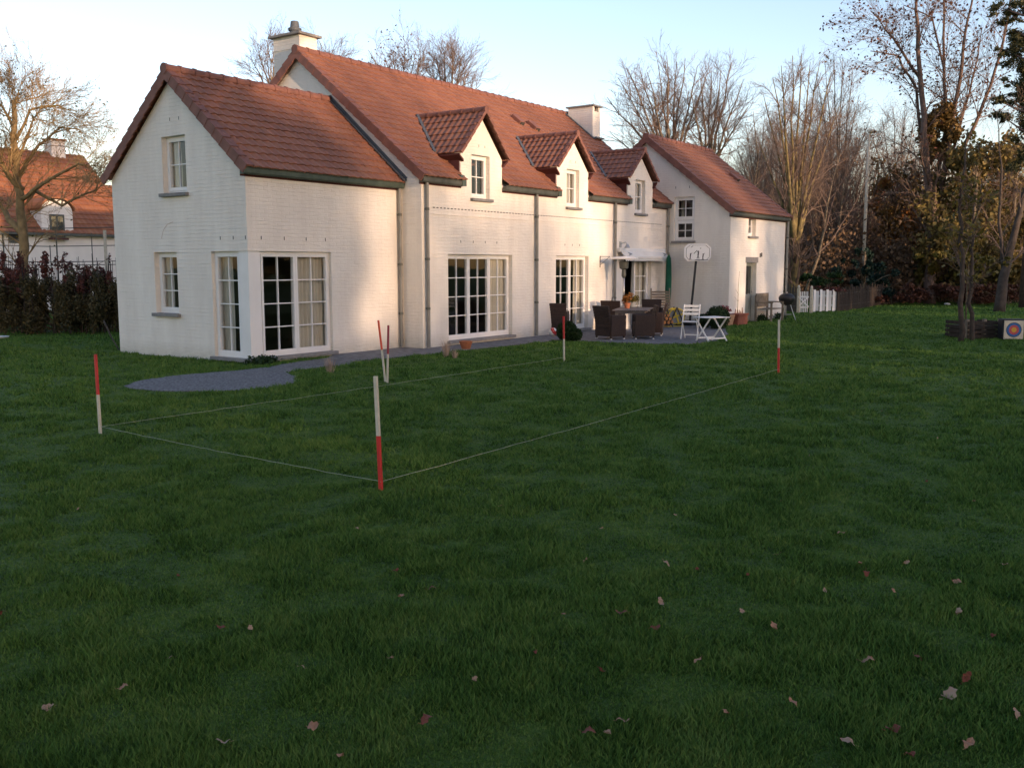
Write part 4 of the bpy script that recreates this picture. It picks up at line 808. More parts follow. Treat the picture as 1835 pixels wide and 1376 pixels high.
# prototypes for the wood
gw = 'bare trees in the wood beyond the fence'
protos = []
spec = [dict(seed=11, H=13, r0=.14, levels=4, spread=.62, nst=1, up=.07, kids=(13, 7, 6, 4), thin=.006), dict(seed=12, H=12, r0=.10, levels=4, spread=.55, nst=2, up=.09, kids=(11, 6, 6, 4), stem_lean=.16, thin=.006),
        dict(seed=13, H=11, r0=.09, levels=4, spread=.5, nst=3, up=.08, kids=(9, 6, 5, 4), stem_lean=.26, thin=.006), dict(seed=14, H=14, r0=.16, levels=4, spread=.72, nst=1, up=.05, kids=(13, 7, 6, 4), first=.3, thin=.006)]
labs = ['single stemmed bare tree among the wood beyond the fence', 'twin stemmed bare tree among the wood beyond the fence', 'three stemmed bare tree among the wood beyond the fence', 'broad crowned bare tree among the wood beyond the fence']
for i, s in enumerate(spec): protos.append(make_tree('bare_tree', (0, 0, 0), labs[i], gw, s, bark='bark' if i % 2 else 'bark_dark', leafm=('autumn' if i in (1, 2) else None), nleaf=260, leaf=.09))
used = [False]*4
def wood(px, depth, i, s, rz, sink=0):
    o = protos[i] if not used[i] else copy_tree(protos[i]); used[i] = True
    o.location = at(px, 500, depth); o.location.z = -sink; o.rotation_euler = (0, 0, rz); o.scale = (s, s, s*random.uniform(.92, 1.08)); return o
rw = random.Random(5)
for k in range(60):
    px = 1290+ (k*560/60)+rw.uniform(-14, 14); d_ = rw.choice([50, 56, 62, 70, 80])+rw.uniform(-3, 3)
    top = 250+rw.uniform(-30, 40) - (60 if px < 1560 and px > 1340 else 0)+(0 if px < 1650 else 20); s = hgt(top, d_, px)/(16.0); wood(px, d_, rw.randrange(4), s, rw.uniform(0, 6.28))
for px, d_, top in ((1345, 52, 300), (1385, 53, 200), (1460, 52, 190), (1500, 53, 220), (1580, 53, 250), (1605, 54, 240)): wood(px, d_, rw.randrange(4), hgt(top, d_, px)/16.0, rw.uniform(0, 6.28))
# named trees behind and beside the house
def named(px, depth, top, seed, label, bark='bark', nst=3, spread=.42, lean=.35, r0=.16, kids=(9, 6, 5, 4), up=.16, levels=4, leafm=None, nleaf=0, name='bare_tree', group='tall bare trees around the house', basey=500, first=.25, twig='twig', leaf=.08, **kw):
    p = at(px, basey, depth); H = hgt(top, depth, px)*.80
    return make_tree(name, p, label, group, dict(seed=seed, H=H*1.0, r0=r0, levels=levels, spread=spread, nst=nst, up=up, kids=kids, stem_lean=lean, first=first, **kw), bark=bark, twig=twig, leafm=leafm, nleaf=nleaf, leaf=leaf)
def fan(name, base, fork, tops, depth, r, label, seed, bark='bark', group='tall bare trees around the house', kids=13, twig='twig', bl=.62, mids=None, **kw):
    st = [([base, ((base[0]+fork[0])/2+2, (base[1]+fork[1])/2), fork], r, r*.75, 0)]; k = random.Random(seed)
    for i, t in enumerate(tops):
        f = k.uniform(.0, .35); p0 = (fork[0]+(base[0]-fork[0])*f*.4, fork[1]+(base[1]-fork[1])*f*.5); mid = (p0[0]+(t[0]-p0[0])*.42+k.uniform(-3, 3), p0[1]+(t[1]-p0[1])*.5)
        st.append(([p0, mid, t], r*.42, .012, k.uniform(-2.5, 2.5)))
    return stem_tree(name, base, st, label, bark, seed, kids=kids, depth=depth, group=group, levels=3, bl=bl, bt=.35, twig=twig, subup=.35, **kw)
LATER = []
# big tree on the right: stems given one by one
def stem_tree(name, base_px, stems, label, bark, seed, kids=8, bl=1.0, bt=.45, twig='twig', subup=0.0, leafm=None, nleaf=0, sub=(.22, .30), levels=3, depth=None, group=None, leaf=.09):
    p = gp(*base_px, 0) if depth is None else at(base_px[0], base_px[1], depth); dep = (p-CAM).dot(fwd); o = empty(name, p, label, 'tree', group); T = MB(); W_ = MB(); tips = []; rs = random.Random(seed)
    for pts, r0, r1, dz in stems:
        P = []
        for i, (x, y) in enumerate(pts):
            f = i/(len(pts)-1); v = D(x, y, dep+dz*f)-p; P.append(v)
        if P[0].z < .3: P[0].z = -.1
        # resample with wobble
        Q = []; 
        for a, b in zip(P, P[1:]):
            for t in (0, .33, .66): Q.append(a.lerp(b, t)+Vector([rs.gauss(0, .03) for _ in range(3)]))
        Q.append(P[-1]); n = len(Q)-1; rad = [r0+(r1-r0)*(i/n) for i in range(n+1)]; T.tube(Q, rad, 9)
        for k in range(kids):
            f = rs.uniform(.30, .98); i = min(n-1, int(f*n)); dd = (Q[i+1]-Q[i]).normalized(); s = Matrix.Rotation(rs.uniform(0, 6.28), 3, dd) @ dd.orthogonal().normalized(); an = rs.uniform(.5, 1.0)
            nd = (dd*math.cos(an)+s*math.sin(an)+Vector((0, 0, subup))).normalized(); T2, W2, tp = grow_tree(seed*100+k+len(tips), rs.uniform(1.6, 3.2)*(1.2-.5*f)*1.3*bl, rad[i]*bt+.006, levels=levels-1, spread=.55, up=.05, kids=(8, 5, 4), curve=.16, thin=.005)
            q3 = nd.to_track_quat('Z', 'Y').to_matrix()
            for src in (T2, W2): W_.add([Q[i]+q3 @ Vector(v) for v in src.v], src.f)
            tips += [Q[i]+q3 @ t for t in tp]
    T.build('trunk', M[bark], o, smooth=True, recalc=False); W_.build('crown', M[twig], o, recalc=False)
    if nleaf: tp = np.array([tuple(t) for t in tips]); k = rng.integers(0, len(tp), nleaf); leaves('leaves', tp[k]+rng.normal(0, .1, (nleaf, 3)), leaf, M[leafm], o)
    return o
big = stem_tree('multi_stemmed_tree', (1665, 545), [
    ([(1665, 545), (1668, 480), (1673, 400), (1662, 300), (1655, 210), (1644, 90), (1643, -20)], .30, .06, -1), ([(1673, 400), (1680, 320), (1697, 220), (1692, 110), (1690, -20)], .15, .045, 1.5), ([(1676, 390), (1700, 260), (1718, 150), (1730, 60), (1745, -20)], .14, .04, -.5),
    ([(1690, 330), (1722, 220), (1745, 140), (1760, 50)], .09, .02, 1), ([(1700, 300), (1740, 240), (1775, 150), (1800, 70), (1812, -10)], .11, .035, -1), ([(1660, 300), (1640, 160), (1608, 100), (1560, 92)], .09, .02, -1), ([(1648, 140), (1600, 70), (1560, 20)], .08, .02, 0), ([(1700, 300), (1690, 120), (1670, 30), (1620, 10)], .08, .02, 1.5)],
    'big multi stemmed tree on the right with ivy at its fork', 'bark_red', 31, kids=18, bl=.95, bt=.25, leafm='redbrown', nleaf=2600, leaf=.10, levels=3)
gt_ = 'tall bare trees around the house'; gr_ = 'bare treetops showing above the main roof'
fan('bare_tree', (1205, 500), (1205, 330), [(1088, 175), (1095, 240), (1108, 140), (1122, 122), (1145, 118), (1160, 130), (1178, 108), (1195, 100), (1212, 112), (1228, 105), (1250, 118), (1268, 130), (1160, 180)], 44, .20, 'wide bare tree fanning out between the right chimney and the end wing', 21)
fan('bare_tree', (1272, 500), (1270, 290), [(1238, 160), (1255, 140), (1275, 128), (1292, 122), (1312, 112), (1330, 150), (1342, 190)], 45, .17, 'bare tree rising behind the end wing ridge', 22)
fan('bare_tree', (1418, 548), (1425, 440), [(1368, 170), (1385, 140), (1400, 118), (1420, 100), (1436, 96), (1452, 112), (1470, 108), (1490, 130), (1505, 190), (1362, 260)], 42, .23, 'mossy many stemmed tree just right of the end wing', 23, bark='bark_olive')
fan('bare_tree', (1500, 530), (1500, 380), [(1462, 130), (1478, 108), (1494, 96), (1510, 104), (1528, 122), (1540, 170), (1560, 210)], 54, .15, 'upright bare tree left of the street lamp', 24, leafm='autumn', nleaf=150)
fan('bare_tree', (1615, 530), (1612, 400), [(1580, 210), (1600, 190), (1622, 180), (1640, 200), (1560, 240)], 54, .13, 'thin bare tree between the street lamp and the big multi stemmed tree', 28)
fan('bare_tree', (1360, 530), (1360, 400), [(1318, 250), (1335, 220), (1350, 200), (1370, 205), (1392, 230), (1340, 290)], 54, .13, 'low bare tree rising over the right slope of the end wing roof', 29)
fan('bare_tree', (495, 330), (488, 200), [(448, 100), (462, 85), (478, 72), (492, 62), (508, 80)], 42, .12, 'bare treetop left of the left chimney', 25, group=gr_, kids=8)
fan('bare_tree', (580, 330), (578, 200), [(560, 90), (575, 78), (590, 80), (605, 92)], 44, .08, 'thin bare treetop just right of the left chimney', 31, group=gr_, kids=8)
fan('bare_tree', (722, 330), (722, 190), [(660, 90), (690, 105), (705, 92), (725, 84), (745, 90), (760, 100)], 44, .11, 'thin bare treetop with seed clusters above the main ridge', 26, group=gr_, leafm='redbrown', nleaf=300, leaf=.07, kids=9)
fan('bare_tree', (808, 330), (805, 200), [(765, 112), (780, 92), (795, 80), (812, 88), (828, 100), (845, 125), (862, 150)], 44, .13, 'denser bare treetop above the middle of the main ridge', 27, group=gr_, kids=14)
bd_ = (big.location-CAM).dot(fwd)
def blobs_px(lst, dep, origin):
    out = []
    for px, py, rx, rz in lst: v = D(px, py, dep+random.uniform(-.5, .5))-Vector(origin); k = dep/FPX; out.append((v.x, v.y, v.z, rx*k, rx*k, rz*k))
    return out
def trem(lst, n): 
    o = []
    for px, py, rx, rz in lst:
        for _ in range(n): a, b = random.uniform(-.8, .8), random.uniform(-.8, .8); s = random.uniform(.25, .45); o.append((px+a*rx, py+b*rz, rx*s, rz*s))
    return o
leaves('ivy', blob_points(6000, blobs_px(trem([(1690, 225, 40, 34), (1675, 270, 24, 30), (1700, 265, 24, 36)], 12), bd_, big.location)), .13, M['brown_ivy'], big)
leaves('ivy', blob_points(1600, blobs_px(trem([(1668, 500, 22, 30), (1660, 470, 20, 25)], 5), bd_, big.location)), .12, M['olive'], big)['label'] = 'yellow green suckers round the trunk foot'
# pair of thin trunks by the compost bins
stem_tree('twin_trunk_tree', (1725, 612), [([(1722, 612), (1722, 540), (1724, 460), (1722, 380), (1728, 300), (1735, 230)], .075, .012, 0), ([(1742, 606), (1740, 540), (1742, 470), (1748, 400), (1760, 320)], .065, .01, .5)],
    'slender twin trunked tree standing left of the compost bins', 'bark_dark', 41, kids=8, bl=.28, bt=.25, leafm='olive', nleaf=500, levels=3)
stem_tree('leaning_tree', (1795, 556), [([(1790, 558), (1798, 500), (1815, 430), (1835, 350), (1860, 240)], .24, .05, 0), ([(1800, 490), (1790, 400), (1795, 300), (1785, 200)], .09, .01, 1)], 'leaning trunk at the right edge behind the archery target', 'bark_dark', 42, kids=8, bl=.7, bt=.25, levels=3, depth=40)
# pine at the right edge
pd = 44; pb_ = at(1840, 500, pd); o = empty('pine_tree', pb_, 'tall dark pine whose boughs reach in at the upper right corner', 'tree'); MB().tube([(0, 0, 0), (.1, 0, 5), (0, .1, 10), (0, 0, 15)], [.28, .22, .16, .06], 9).build('trunk', M['bark_red'], o, smooth=True)
lst = [(1825, 10, 30, 16), (1795, 15, 20, 12), (1820, 55, 26, 14), (1800, 90, 16, 8), (1832, 80, 20, 14), (1828, 120, 24, 12), (1812, 150, 14, 8), (1830, 175, 18, 10), (1800, 175, 16, 8), (1805, 215, 22, 12), (1828, 240, 26, 20), (1835, 290, 30, 24), (1790, 180, 12, 8), (1815, 30, 18, 10), (1840, 140, 26, 60), (1850, 220, 30, 60)]
leaves('needles', blob_points(15000, blobs_px(trem([(a_, b_, c_*1.25, d_*1.35) for a_, b_, c_, d_ in lst], 6), pd, pb_), .1), .06, M['pine'], o, elong=3)
m = MB()
for l in lst: v = D(l[0], l[1], pd)-pb_; m.tube([(0, 0, v.z-.8), tuple(v*.5+Vector((0, 0, v.z*.5-.5))), tuple(v)], [.07, .05, .02], 5)
m.build('crown', M['bark_red'], o, recalc=False)
# evergreen mass, conifers and shrubs
def foliage_tree(name, px, depth, lst, n, leaf, mt, label, cat='tree', trunkr=.15, trunk='bark', sub=5, group=None, top=None):
    p = at(px, 500, depth); o = empty(name, p, label, cat, group); B_ = blobs_px(trem(lst, sub), depth, p); B_ = [(b[0]+random.gauss(0, .5), b[1]+random.gauss(0, .5), b[2], b[3], b[4], b[5]) for b in B_]
    P = blob_points(n, B_, .3); P = P[P[:, 2] > .02]; leaves('crown' if cat == 'tree' else 'foliage', P, leaf, M[mt], o)
    m = MB(); hi = max(b[2] for b in B_); m.tube([(0, 0, -.05), (.05, .03, hi*.5), (0, 0, hi)], [trunkr, trunkr*.7, trunkr*.2], 8)
    for b in B_[::2]: m.tube([(0, 0, max(.1, b[2]-.8-abs(b[0])*.3)), (b[0]*.6, b[1]*.6, b[2]-.2), (b[0], b[1], b[2])], [trunkr*.35, trunkr*.2, .01], 5)
    m.build('trunk', M[trunk], o, smooth=True, recalc=False); return o
foliage_tree('evergreen_tree', 1740, 47, [(1740, 330, 65, 75), (1720, 420, 65, 75), (1765, 290, 50, 40)], 5200, .16, 'ever', 'dark yellow green evergreen behind the twin trunked tree', group='evergreens along the right side', sub=16)
foliage_tree('evergreen_tree', 1810, 49, [(1805, 340, 60, 80), (1820, 430, 60, 80), (1805, 280, 40, 35)], 5200, .16, 'ever', 'dark evergreen filling the right edge above the archery target', group='evergreens along the right side', sub=16)
foliage_tree('evergreen_tree', 1630, 52, [(1625, 390, 55, 60), (1635, 450, 60, 60), (1610, 320, 40, 40)], 3800, .15, 'brown_ivy', 'bronze tinted evergreen left of the big multi stemmed tree', group='evergreens along the right side', sub=14)
foliage_tree('conifer', 1548, 47, [(1548, 465, 12, 18), (1548, 490, 22, 20), (1548, 515, 28, 20)], 4200, .12, 'conifer', 'blue green conical conifer behind the paling fence', sub=7)
foliage_tree('evergreen_bush', 1640, 50, [(1620, 490, 40, 26), (1680, 490, 40, 30)], 3600, .14, 'conifer', 'dark bush in the wood left of the big tree foot', cat='bush')
foliage_tree('evergreen_bush', 1760, 48, [(1740, 500, 40, 26), (1800, 495, 40, 30)], 3600, .14, 'ever', 'dark bush in the wood right of the big tree foot', cat='bush')
foliage_tree('autumn_bush', 1735, 33, [(1735, 462, 26, 14), (1715, 458, 14, 8), (1755, 468, 18, 8)], 900, .09, 'olive', 'yellow leaved bush between the big tree and the leaning trunk', cat='bush', trunkr=.03)
foliage_tree('russet_tree', 1585, 52, [(1590, 400, 50, 50), (1560, 350, 35, 30)], 1500, .14, 'autumn', 'russet leaved small tree behind the street lamp', trunkr=.09, group='russet trees in the wood')
foliage_tree('russet_tree', 1800, 52, [(1790, 380, 30, 30), (1780, 450, 30, 20), (1815, 330, 25, 20)], 1200, .14, 'autumn', 'russet leaved small tree above the archery target', trunkr=.09, group='russet trees in the wood')
foliage_tree('clipped_hedge', 1465, 45, [(1440, 500, 30, 9), (1480, 500, 30, 9)], 2600, .10, 'box', 'dark clipped hedge behind the white gate', cat='hedge', trunkr=.03)
foliage_tree('red_shrub', 1480, 40.5, [(1480, 519, 20, 5), (1465, 517, 10, 4), (1495, 520, 10, 5)], 900, .07, 'hedge_red', 'rust red shrub showing above the white picket panel', cat='shrub', trunkr=.02)
for px0, lab in ((1600, 'dark red shrub row behind the fence left of the big tree'), (1720, 'dark red shrub row behind the fence right of the big tree'), (1810, 'dark red shrub row behind the fence at the right edge')):
    foliage_tree('red_shrub', px0, 46.5, [(px0-35, 525, 28, 15), (px0+5, 525, 30, 14), (px0+40, 525, 28, 15)], 2400, .09, 'redbrown', lab, cat='shrub', trunkr=.03)
# undergrowth: a tangle nobody could count
P = []
for _ in range(700):
    px = random.uniform(1390, 1880); dd = random.uniform(48, 78); v = at(px, 500, dd); hh = random.uniform(.6, 5.2)*(.6 if px < 1440 else 1); P.append((v.x, v.y, hh*.5, random.uniform(.5, 1.3), random.uniform(.5, 1.3), hh*.5))
tag(leaves('undergrowth', blob_points(70000, P, .1), .15, M['brush']), 'brown brushwood and leafless undergrowth on the floor of the wood', 'undergrowth', kind='stuff')
m = MB()
for _ in range(4200):
    px = random.uniform(1150, 1880); dd = random.uniform(56, 95); v = at(px, 500, dd); hh = random.uniform(3, 9.5)*(1 if px > 1350 else .75); a = random.uniform(0, 6.28); l = random.uniform(.1, .9)
    m.tube([tuple(v), (v.x+math.cos(a)*l*.3, v.y+math.sin(a)*l*.3, hh*.5), (v.x+math.cos(a)*l, v.y+math.sin(a)*l, hh)], [.04, .025, .008], 3, cap=False)
tag(m.build('far_wood', M['thicket'], recalc=False), 'dense far thicket of thin bare stems behind the countable trees', 'wood', kind='stuff')

# ---------------- street lamp
p = at(1546, 500, 49.8); o = empty('street_lamp', p, 'tall pale street lamp pole rising out of the wood', 'street lamp'); zt = D(1548, 245, 49.8).z
MB().tube([(0, 0, 0), (0, 0, zt*.5), (0, 0, zt)], [.10, .085, .06], 12).build('pole', M['cream'], o, smooth=True); m = MB(); dv = Vector((_r.x, _r.y, 0)); m.tube([(0, 0, zt-.05), tuple(dv*.15+Vector((0, 0, zt+.08)))], .04, 8); m.build('arm', M['cream'], o)
m = MB(); m.lathe([(.05, 0), (.22, .02), (.24, .09), (.14, .16), (.02, .18)], 14, tuple(dv*.18+Vector((0, 0, zt+.06))), 1.3, .9); m.build('lamp_head', M['cream'], o)

# ---------------- gate, picket panel, paling fence
def pal(mb, a, b, zz, w_=.09, th=.02): mb.bar((a[0], a[1], zz[0]), (a[0]+b[0]*0, a[1], zz[1]), w_, th, (1, 0, 0))
ga, gb = G(1429, 561), G(1448, 561)
def panel_frame(a, b): a = Vector((a.x, a.y, 0)); b = Vector((b.x, b.y, 0)); return a, (b-a).normalized(), (b-a).length
a, d_, L = panel_frame(ga, gb); o = empty('garden_gate', a, 'small white garden gate with crossed braces', 'gate', rz=math.atan2(d_.y, d_.x)); H = 1.02*1.0; H = CAM.z*(561-527)/(561-485)
m = MB(); n = 6
for k in range(n): x = .04+k*(L-.08)/(n-1); m.box(x-L/26, x+L/26, -.01, .01, .04, H)
m.build('pickets', M['white'], o); m = MB(); m.box(0, L, .012, .035, .2, .27); m.box(0, L, .012, .035, H-.25, H-.18); m.bar((0, -.022, .25), (L, -.022, H-.2), .02, .05); m.bar((0, -.045, H-.2), (L, -.045, .25), .02, .05); m.build('frame', M['white'], o)
for px in (1430, 1453):
    v = G(px, 561); t = empty('gate_post', (v.x, v.y, 0), 'white pointed post left of the white gate' if px == 1430 else 'white pointed post right of the white gate', 'post', 'posts beside the white gate'); hh = CAM.z*(561-(517 if px < 1440 else 518))/(561-485)
    MB().box(-.05, .05, -.05, .05, 0, hh-.12).build('shaft', M['cream'], t); MB().lathe([(.03, 0), (.055, .03), (.05, .09), (.005, .13)], 8, (0, 0, hh-.12)).build('finial', M['cream'], t)
a, d_, L = panel_frame(G(1457, 560), G(1498, 559)); o = empty('picket_panel', a, 'white picket fence panel with widely spaced broad pales right of the gate', 'fence', rz=math.atan2(d_.y, d_.x)); m = MB()
for k in range(4): x = .05+k*(L-.1)/3.3; m.box(x-L/22, x+L/22, -.012, .012, .03, CAM.z*(560-524)/(560-485))
m.build('pales', M['white'], o); m = MB(); hh = CAM.z*(560-526)/(560-485)
for k in range(4): x = .05+(k+.5)*(L-.1)/3.3; m.box(x-L/14, x+L/14, .03, .045, .06, hh)
m.build('rear_pales', M['greyplastic'], o); m = MB(); m.box(0, L, .0125, .03, .25, .32); m.box(0, L, .0125, .03, hh-.25, hh-.18); m.build('rails', M['greyplastic'], o)
def paling(pts, label, H=.95, step=.12):
    a0 = Vector((pts[0].x, pts[0].y, 0)); o = empty('paling_fence', a0, label, 'fence', 'brown paling fences'); m = MB(); rr = MB(); po = MB()
    for a, b in zip(pts, pts[1:]):
        a = Vector((a.x, a.y, 0))-a0; b = Vector((b.x, b.y, 0))-a0; L = (b-a).length; d = (b-a).normalized(); n = int(L/step); an = math.atan2(d.y, d.x)
        for k in range(n):
            p = a+d*(k*step); h = H*random.uniform(.88, 1.06); j = random.uniform(-.02, .02); m.bar(tuple(p), (p.x+j, p.y+j, h), .018, random.uniform(.05, .075), tuple(d))
        for z in (.25, .75): rr.bar((a.x, a.y, z), (b.x, b.y, z), .01, .02)
        for k in range(int(L/2.2)+1): p = a+d*(k*2.2); q_ = MB().tube([(p.x, p.y, 0), (p.x, p.y, H*1.12)], .04, 7).build('post', M['bark_dark'], o)
    m.build('pales', M['pale'], o); rr.build('wires', M['zinc'], o)
paling([G(1500, 559), G(1540, 553), G(1600, 544)], 'brown split paling fence running back from the white picket panel', H=1.0)
paling([G(1600, 544), G(1660, 541), G(1750, 541), G(1850, 543)], 'brown split paling fence along the wood edge at the far end of the lawn', H=.95)
paling([G(1408, 557), G(1429, 560)], 'short brown paling run between the end wing and the gate', H=1.15)
# compost bins and target
a, d_, L = panel_frame(gp(1732, 608, 0), gp(1790, 607, 0)); o = empty('compost_bin', a, 'low double compost bin of weathered horizontal boards under the twin trunks', 'compost bin', rz=math.atan2(d_.y, d_.x)); hh = CAM.z*(607-577)/(607-485)
for x in (0, L*.52, L): MB().box(x-.04, x+.04, -.04, .04, 0, hh+.05).build('post', M['teak'], o)
for x in (0, L*.52, L): 
    m = MB(); [m.box(x-.012, x+.012, .05, .9, .03+k*.115, .12+k*.115) for k in range(int(hh/.115))]; m.build('side_boards', M['pale'], o)
for x0, x1 in ((.04, L*.52-.04), (L*.52+.04, L-.04)):
    m = MB(); [m.box(x0-.06, x1+.06, -.065, -.045, .03+k*.115, .12+k*.115+random.uniform(-.01, .005)) for k in range(int(hh/.115))]; m.build('front_boards', M['pale'], o)
MB().box(.1, L-.1, .05, .88, 0, hh*.7).build('compost', M['soil'], o)
tb0, tb1 = gp(1800, 610, 0), gp(1835, 607, 0); a, d_, L = panel_frame(tb0, tb1); dep = (a-CAM).dot(fwd)
v = D(1816, 591, dep); o = empty('archery_target', (v.x, v.y, 0), 'square white archery target with coloured rings propped on a dark butt', 'archery target', rz=math.atan2(_r.y, _r.x)+R(-6)); s = 33/1717*dep/2
cz = v.z; m = MB(); m.box(-s, s, -.03, .0, cz-s, cz+s); face = m.build('target_face', M['cream'], o)
for r_, mt, y in ((.74, 'blue', .004), (.52, 'target_red', .008), (.26, 'gold', .012)): 
    q_ = MB(); q_.tube([(0, -.03, cz), (0, -.03-y, cz)], s*r_, 28); q_.build('ring', M[mt], face)
q_ = MB(); q_.tube([(0, -.03, cz), (0, -.032, cz)], s*.80, 28); q_.build('ring', M['rubber'], face)
MB().box(-s*1.15, s*1.1, .003, .32, 0.02, cz+s*1.15).build('butt', M['rubber'], o, bevel=.02)
for x in (-s*.8, s*.8): MB().bar((x, -.02, 0), (x, .25, cz), .04, .04).build('leg', M['pale'], o)
v = gp(1697, 604, 0); o = empty('plant_cane', v, 'thin dark cane with a small hook on the lawn left of the twin trunks', 'cane'); MB().tube([(0, 0, 0), (0, 0, .42), (.05, 0, .46)], .012, 6).build('rod', M['black'], o)
v = gp(1697, 547, 0); o = MB().lathe([(.01, 0), (.16, .04), (.12, .1), (.02, .12)], 9).build('stone', M['white'], None, loc=v); tag(o, 'small white stone on the far lawn right of the big tree foot', 'stone')

# ================================================================== left background
# hedge of mixed shrubs
def hedge_piece(px, depth, lst, n, mt, label, leaf=.07, group=None, name='hedge', cat='hedge', sub=6): return foliage_tree(name, px, depth, lst, n, leaf, mt, label, cat=cat, trunkr=.03, sub=sub, group=group)
hd = 32.0
hd = (gp(100, 597, 0)-CAM).dot(fwd); 
hedge_piece(100, hd, [(x, 543+random.uniform(-6, 6), 24, 52) for x in range(-10, 215, 15)], 52000, 'hedge', 'dark mixed hedge along the left side behind the house gable', sub=9, leaf=.05)
for px, lst, lab in ((20, [(10, 490, 16, 22), (45, 500, 14, 16)], 'red leaved shrub left of the gnarled tree'), (60, [(60, 475, 14, 28)], 'red leaved shrub right beside the gnarled trunk'), (140, [(118, 490, 16, 22), (145, 470, 12, 28), (158, 490, 12, 20), (130, 510, 16, 16)], 'tallest red leaved shrub in front of the white neighbouring house'), (190, [(185, 500, 14, 18), (200, 490, 10, 16)], 'dull red shrub next to the house corner')):
    hedge_piece(px, hd+.3, [(a_, b_+12, c_*1.1, d_*1.2) for a_, b_, c_, d_ in lst], 1800, 'hedge_red', lab, leaf=.06, name='red_shrub', cat='shrub', group='red leaved shrubs in the left hedge', sub=12)
m = MB(); p0 = at(100, 500, hd)
o = [x for x in bpy.data.objects if x.name == 'hedge'][0]
for _ in range(70):
    px = random.uniform(-20, 212); v = at(px, 500, hd+random.uniform(-.5, .6))-Vector(o.location); m.tube([tuple(v), (v.x+random.uniform(-.2, .2), v.y, random.uniform(1.3, 2.4))], [.02, .008], 4)
m.build('stems', M['bark_dark'], o, recalc=False)
# gnarled old tree
gd = hd+1.0
gt = stem_tree('gnarled_fruit_tree', (44, 560), [
    ([(44, 600), (44, 520), (42, 440), (38, 350), (26, 280), (24, 180)], 0.187, 0.072, 0), ([(40, 420), (5, 380), (-25, 330)], 0.122, 0.030, 1), ([(38, 340), (0, 290), (-20, 240)], 0.086, 0.030, -1), ([(38, 360), (80, 330), (130, 300), (165, 290)], 0.072, 0.012, -1.2), ([(34, 320), (70, 260), (110, 230), (150, 235)], 0.058, 0.012, 1), ([(26, 250), (50, 200), (90, 190), (140, 200)], 0.050, 0.009, -.6), ([(30, 300), (60, 215), (80, 180)], 0.043, 0.009, .8), ([(60, 340), (110, 370), (170, 340), (200, 300)], 0.058, 0.009, .5), ([(26, 240), (5, 190), (-15, 170)], 0.050, 0.012, 0), ([(25, 200), (35, 160)], 0.036, 0.006, 0)],
    'gnarled old fruit tree with a sawn off top in front of the neighbouring house', 'bark_sunlit', 51, kids=21, bl=.6, bt=.18, levels=3, twig='twig_sunlit', leafm='olive', nleaf=500, leaf=.05, depth=gd)
# wire fence behind the hedge
fd = hd+1.6; o = empty('wire_fence', at(150, 500, fd), 'thin wire mesh fence with steel posts in front of the neighbouring house', 'fence'); org = Vector(o.location); zt = lambda py: D(100, py, fd).z
for px, py, r_, mt in ((105, 408, .022, 'zinc'), (93, 440, .014, 'zinc'), (168, 418, .014, 'zinc'), (192, 413, .05, 'cream'), (10, 420, .022, 'zinc')):
    v = at(px, 500, fd)-org; MB().tube([tuple(v), (v.x, v.y, zt(py))], r_, 7).build('post', M[mt], o)
va, vb = at(-30, 500, fd)-org, at(210, 500, fd)-org; m = MB()
for py in (407, 439, 467, 473): z = zt(py); m.tube([(va.x, va.y, z), ((va.x+vb.x)/2, (va.y+vb.y)/2, z-.05), (vb.x, vb.y, z-.02)], .012, 4)
m.build('wires', M['zinc'], o)
# neighbouring house (ridge parallel to the main one)
nd = 42.0
def nX(px, py): return D(px, py, nd)
A = D(100, 410, nd); yn = A.y; zeave = 3.3
nh = empty('neighbour_house', (A.x, yn, 0), 'sunlit white house with an orange tiled roof and a round topped dormer behind the hedge', 'house')
def on(px, py, y=None): return FY(px, py, yn if y is None else y)
xr = on(160, 400).x; xl = xr-16; xw = on(235, 400).x+3
ze_, zr_ = on(60, 412).z, None
yr_ = yn+4.2; zr_ = FY(80, 272, yr_).z
def nb(mb, name, m_, parent=nh, **k): o = mb.build(name, m_, parent, **k); o.location = tuple(-Vector((A.x, yn, 0))) if parent == nh else (0, 0, 0); return o
nb(MB().prism([(yn, 0), (yn+8.4, 0), (yn+8.4, ze_), (yr_, zr_-.12), (yn, ze_)], xl, xr+1.2, 'x'), 'wall', M['whitefar'])
ze2 = on(185, 412).z; zr2 = FY(190, 332, yn+3.0).z
nb(MB().prism([(yn-.0, 0), (yn+6.0, 0), (yn+6.0, ze2), (yn+3.0, zr2-.12), (yn-.0, ze2)], xr+1.2, xw, 'x'), 'wall', M['whitefar'])
def nroof(x0, x1, yf, yr, zf, zr, ang=0):
    o = tiled('roof', (x0, yf, zf), (1, 0, 0), (0, yr-yf, zr-zf), x1-x0, math.hypot(yr-yf, zr-zf), tw=.26, th=.34, m=M['tile_far'], parent=nh, per=4); o.location = (-A.x, -yn, 0)
    o = tiled('roof', (x0, 2*yr-yf, zf), (1, 0, 0), (0, -(yr-yf), zr-zf), x1-x0, math.hypot(yr-yf, zr-zf), tw=.26, th=.34, m=M['tile_far'], parent=nh, per=4); o.location = (-A.x, -yn, 0)
xe = FY(128, 280, yr_).x
nroof(xl, xe+.6, yn-.25, yr_, ze_-.12, zr_); nroof(xe+.6, xw+.3, yn-.25, yn+3.0, ze2-.15, zr2)
nb(MB().prism([(yn+.1, ze_), (yn+8.3, ze_), (yr_, zr_-.1)], xe+.2, xe+.5, 'x'), 'gable_wall', M['whitefar'])
